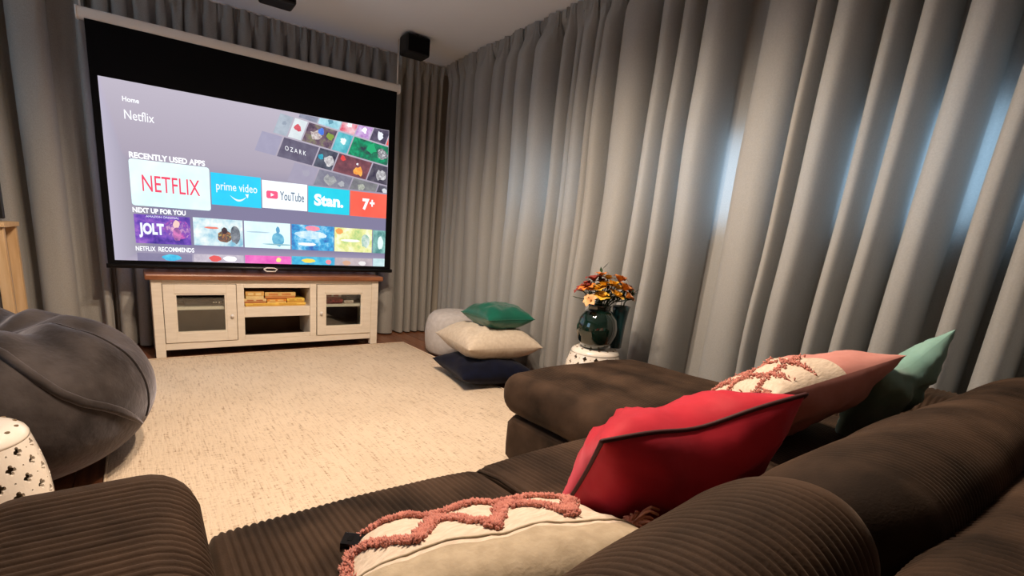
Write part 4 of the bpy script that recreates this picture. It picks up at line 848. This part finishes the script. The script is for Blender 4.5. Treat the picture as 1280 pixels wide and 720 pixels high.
def flower(kind, dx, dy, dz, style, size, label, seed):
    r = random.Random(seed); m = mat('petal_' + kind, FK[kind][0], 0.6, FK[kind][1], nscale=30, sheen=0.1)
    base = Vector((VX + dx * 0.22, VY + dy * 0.22, VZ + 0.10)); neck = Vector((VX + dx * 0.3, VY + dy * 0.3, VZ + 0.245)); head = Vector((VX + dx, VY + dy, VZ + dz))
    root = thing('flower', label, 'flower', base, 'flowers in the bottle-green vase')
    MB().tube([base, neck, (neck + head) / 2 + Vector((0, 0, 0.012)), head], 0.0032, 6).out('stem', M_stem, root, True)
    ax = (head - neck).normalized(); ax = (ax + Vector((0, 0, 0.3))).normalized(); a = ax.orthogonal().normalized(); b = ax.cross(a); mb = MB()
    rings = [(5, 0.85, 1.0), (6, 0.45, 0.75), (5, 0.15, 0.45)] if style == 'rose' else [(6, 0.62, 1.25)]
    for (n, open_, ln) in rings:
        ph = r.random() * 6
        for k in range(n):
            an = ph + 2 * math.pi * k / n; rd = a * math.cos(an) + b * math.sin(an); side = ax.cross(rd); L = size * ln * (0.9 + 0.25 * r.random()); wd = L * (0.42 if style == 'rose' else 0.22)
            pts = []
            for (t, wt, cv) in ((0.0, 0.25, 0.0), (0.35, 0.9, 0.10), (0.7, 1.0, 0.10), (1.0, 0.25, 0.0 if style == 'rose' else -0.15)):
                q = head + rd * (L * t * open_ + 0.002) + ax * (L * t * (1.05 - open_) + L * cv)
                pts += [q - side * wd * wt, q + ax * (-0.12 * wd), q + side * wd * wt]
            mb.add(pts, [(i * 3 + j, i * 3 + j + 1, i * 3 + j + 4, i * 3 + j + 3) for i in range(3) for j in (0, 1)])
    mb.out('petals', m, root, True)
    MB().lathe([(0.002, 0.0), (0.007, 0.003), (0.006, 0.010), (0.002, 0.013)], head, 8).out('flower_centre', mat('flower_centre', (0.20, 0.10, 0.02), 0.9), root, True)
    lb = MB()
    for k in range(2):
        an = r.random() * 6.28; d = Vector((math.cos(an), math.sin(an), 0.35)).normalized(); s = d.cross(Vector((0, 0, 1))).normalized(); o = neck * 0.55 + head * 0.45; L = 0.07 + 0.03 * r.random()
        lb.add([o, o + d * L * 0.4 + s * 0.011, o + d * L * 0.4 - s * 0.011, o + d * L + Vector((0, 0, -0.012)), o + d * L * 0.4 + Vector((0, 0, -0.004))], [(0, 1, 4), (0, 4, 2), (1, 3, 4), (4, 3, 2)])
    lb.out('leaf', M_leaf, root, True)
LBL = {('yellow', 'rose'): 'full yellow bloom in the bottle-green vase', ('orange', 'lily'): 'open orange lily in the bottle-green vase', ('red', 'lily'): 'dark red lily in the bottle-green vase', ('peach', 'lily'): 'drooping peach lily hanging over the vase rim', ('red', 'rose'): 'dark red rose in the bottle-green vase'}
# bouquet axes: e1 runs across the view, e2 away from it
e1 = Vector((0.85, -0.53, 0)); e2 = Vector((0.53, 0.85, 0))
for i, (kd, stl, p, q, h, s) in enumerate([('yellow', 'rose', 0.045, -0.01, 0.375, 0.046), ('yellow', 'rose', -0.035, -0.03, 0.350, 0.038), ('yellow', 'rose', 0.03, 0.03, 0.41, 0.036), ('orange', 'lily', 0.105, -0.01, 0.355, 0.046), ('orange', 'lily', 0.085, 0.02, 0.40, 0.042),
                                         ('orange', 'lily', -0.075, -0.02, 0.345, 0.044), ('orange', 'lily', 0.12, -0.02, 0.315, 0.040), ('red', 'lily', -0.045, 0.01, 0.395, 0.044), ('red', 'lily', -0.095, 0.0, 0.335, 0.042), ('red', 'rose', 0.0, 0.03, 0.39, 0.032), ('red', 'lily', 0.125, 0.03, 0.36, 0.036),
                                         ('peach', 'lily', -0.065, -0.06, 0.285, 0.036), ('orange', 'lily', -0.015, 0.0, 0.425, 0.030), ('yellow', 'rose', 0.06, -0.04, 0.325, 0.040), ('yellow', 'rose', -0.01, -0.05, 0.315, 0.036), ('yellow', 'rose', 0.075, 0.0, 0.36, 0.036), ('red', 'rose', -0.07, 0.02, 0.37, 0.034), ('yellow', 'rose', 0.0, -0.01, 0.37, 0.040)]):
    d = e1 * p * 1.12 + e2 * q; flower(kd, d.x, d.y, h - 0.012, stl, s * 1.45, LBL[(kd, stl)], 40 + i)
def leaf_spray(p, q, h, label, seed, vx=VX, vy=VY, z0=VZ + 0.12):
    r = random.Random(seed); d = e1 * p + e2 * q; base = Vector((vx, vy, z0)); tip = Vector((vx + d.x, vy + d.y, VZ + h))
    root = thing('leaf_spray', label, 'leaf sprig', base, 'green sprigs in the vases')
    mid = Vector((vx + d.x * 0.30, vy + d.y * 0.30, VZ + 0.27)); MB().tube([base, mid, tip], 0.0022, 5).out('stem', M_stem, root, True)
    for k in range(7):
        t = 0.25 + 0.75 * k / 6; o = mid * (1 - t) + tip * t; an = r.random() * 6.28; dd = ((tip - mid).normalized() + Vector((math.cos(an), math.sin(an), 0.2))).normalized(); s = dd.cross(Vector((0, 0, 1))).normalized(); L = 0.045 + 0.02 * r.random()
        build('leaf', [o, o + dd * L * 0.45 + s * 0.010, o + dd * L * 0.45 - s * 0.010, o + dd * L, o + dd * L * 0.45 - Vector((0, 0, 0.003))], [(0, 1, 4), (0, 4, 2), (1, 3, 4), (4, 3, 2)], M_leaf, root)
for i, (p, q, h) in enumerate([(0.14, -0.02, 0.29), (-0.13, -0.03, 0.285), (0.05, 0.05, 0.34), (-0.01, 0.02, 0.45), (0.02, -0.05, 0.30)]): leaf_spray(p, q, h, 'dark green sprig among the flowers in the green vase', 80 + i)
for i, (p, q, h) in enumerate([(0.06, 0.0, 0.33), (0.0, 0.02, 0.35), (0.03, -0.03, 0.31)]): leaf_spray(p, q, h, 'dark green sprig standing in the tall teal vase', 90 + i, 2.376, 1.795, VZ + 0.14)

# ================================================================== phone on the seat
ph = thing('remote_control', 'black remote control lying half under the tufted cushion', 'remote', (0.33, 0.765, 0.468))
d = Vector((0.80, -0.60, 0)); s = Vector((0.60, 0.80, 0))
def obox(c, d, s, L, Wd_, z0, z1): return [tuple(c + d * a * L / 2 + s * b * Wd_ / 2 + Vector((0, 0, z))) for z in (z0, z1) for (a, b) in ((-1, -1), (1, -1), (1, 1), (-1, 1))]
BF = [(0, 3, 2, 1), (4, 5, 6, 7), (0, 1, 5, 4), (1, 2, 6, 5), (2, 3, 7, 6), (3, 0, 4, 7)]
c = Vector((0.348, 0.725, 0.468))
build('case', obox(c, d, s, 0.13, 0.036, 0.0, 0.014), BF, M_glassy, ph, False)
build('edge_strip', obox(c + s * 0.0195, d, s, 0.128, 0.003, 0.003, 0.012), BF, M_silver, ph, False)
for k in range(4): build('button', obox(c + d * (-0.05 + 0.022 * k), d, s, 0.009, 0.014, 0.014, 0.0145), BF, M_black, ph, False)

# ================================================================== wooden side table and small TV at the left
tb = thing('side_table', 'pale oak side table in front of the left curtain', 'table', (-1.06, 3.80, 0))
bx('table_top', (-1.46, -0.600, 3.58, 4.02, 0.945, 0.972), M_oak, tb)
bx('apron', (-1.42, -0.645, 3.61, 3.63, 0.83, 0.9445), M_oak, tb)
for x in (-1.44, -0.660):
    for y in (3.60, 3.95): bx('leg', (x, x + 0.05, y, y + 0.05, 0.0, 0.9445), M_oak, tb)
bx('lower_shelf', (-1.42, -0.645, 3.62, 3.98, 0.24, 0.262), M_oak, tb)
tvs = thing('television', 'small black television on the oak side table', 'television', (-1.05, 3.78, 0.9725))
bx('cabinet', (-1.42, -0.615, 3.70, 3.74, 0.990, 1.46), M_blackp, tvs, ch=0.006)
bx('panel', (-1.405, -0.630, 3.697, 3.6999, 1.01, 1.445), M_glassy, tvs, ch=0)
bx('stand', (-1.20, -0.88, 3.64, 3.80, 0.9725, 0.981), M_blackp, tvs)
bx('neck', (-1.09, -0.99, 3.71, 3.735, 0.980, 0.992), M_blackp, tvs)
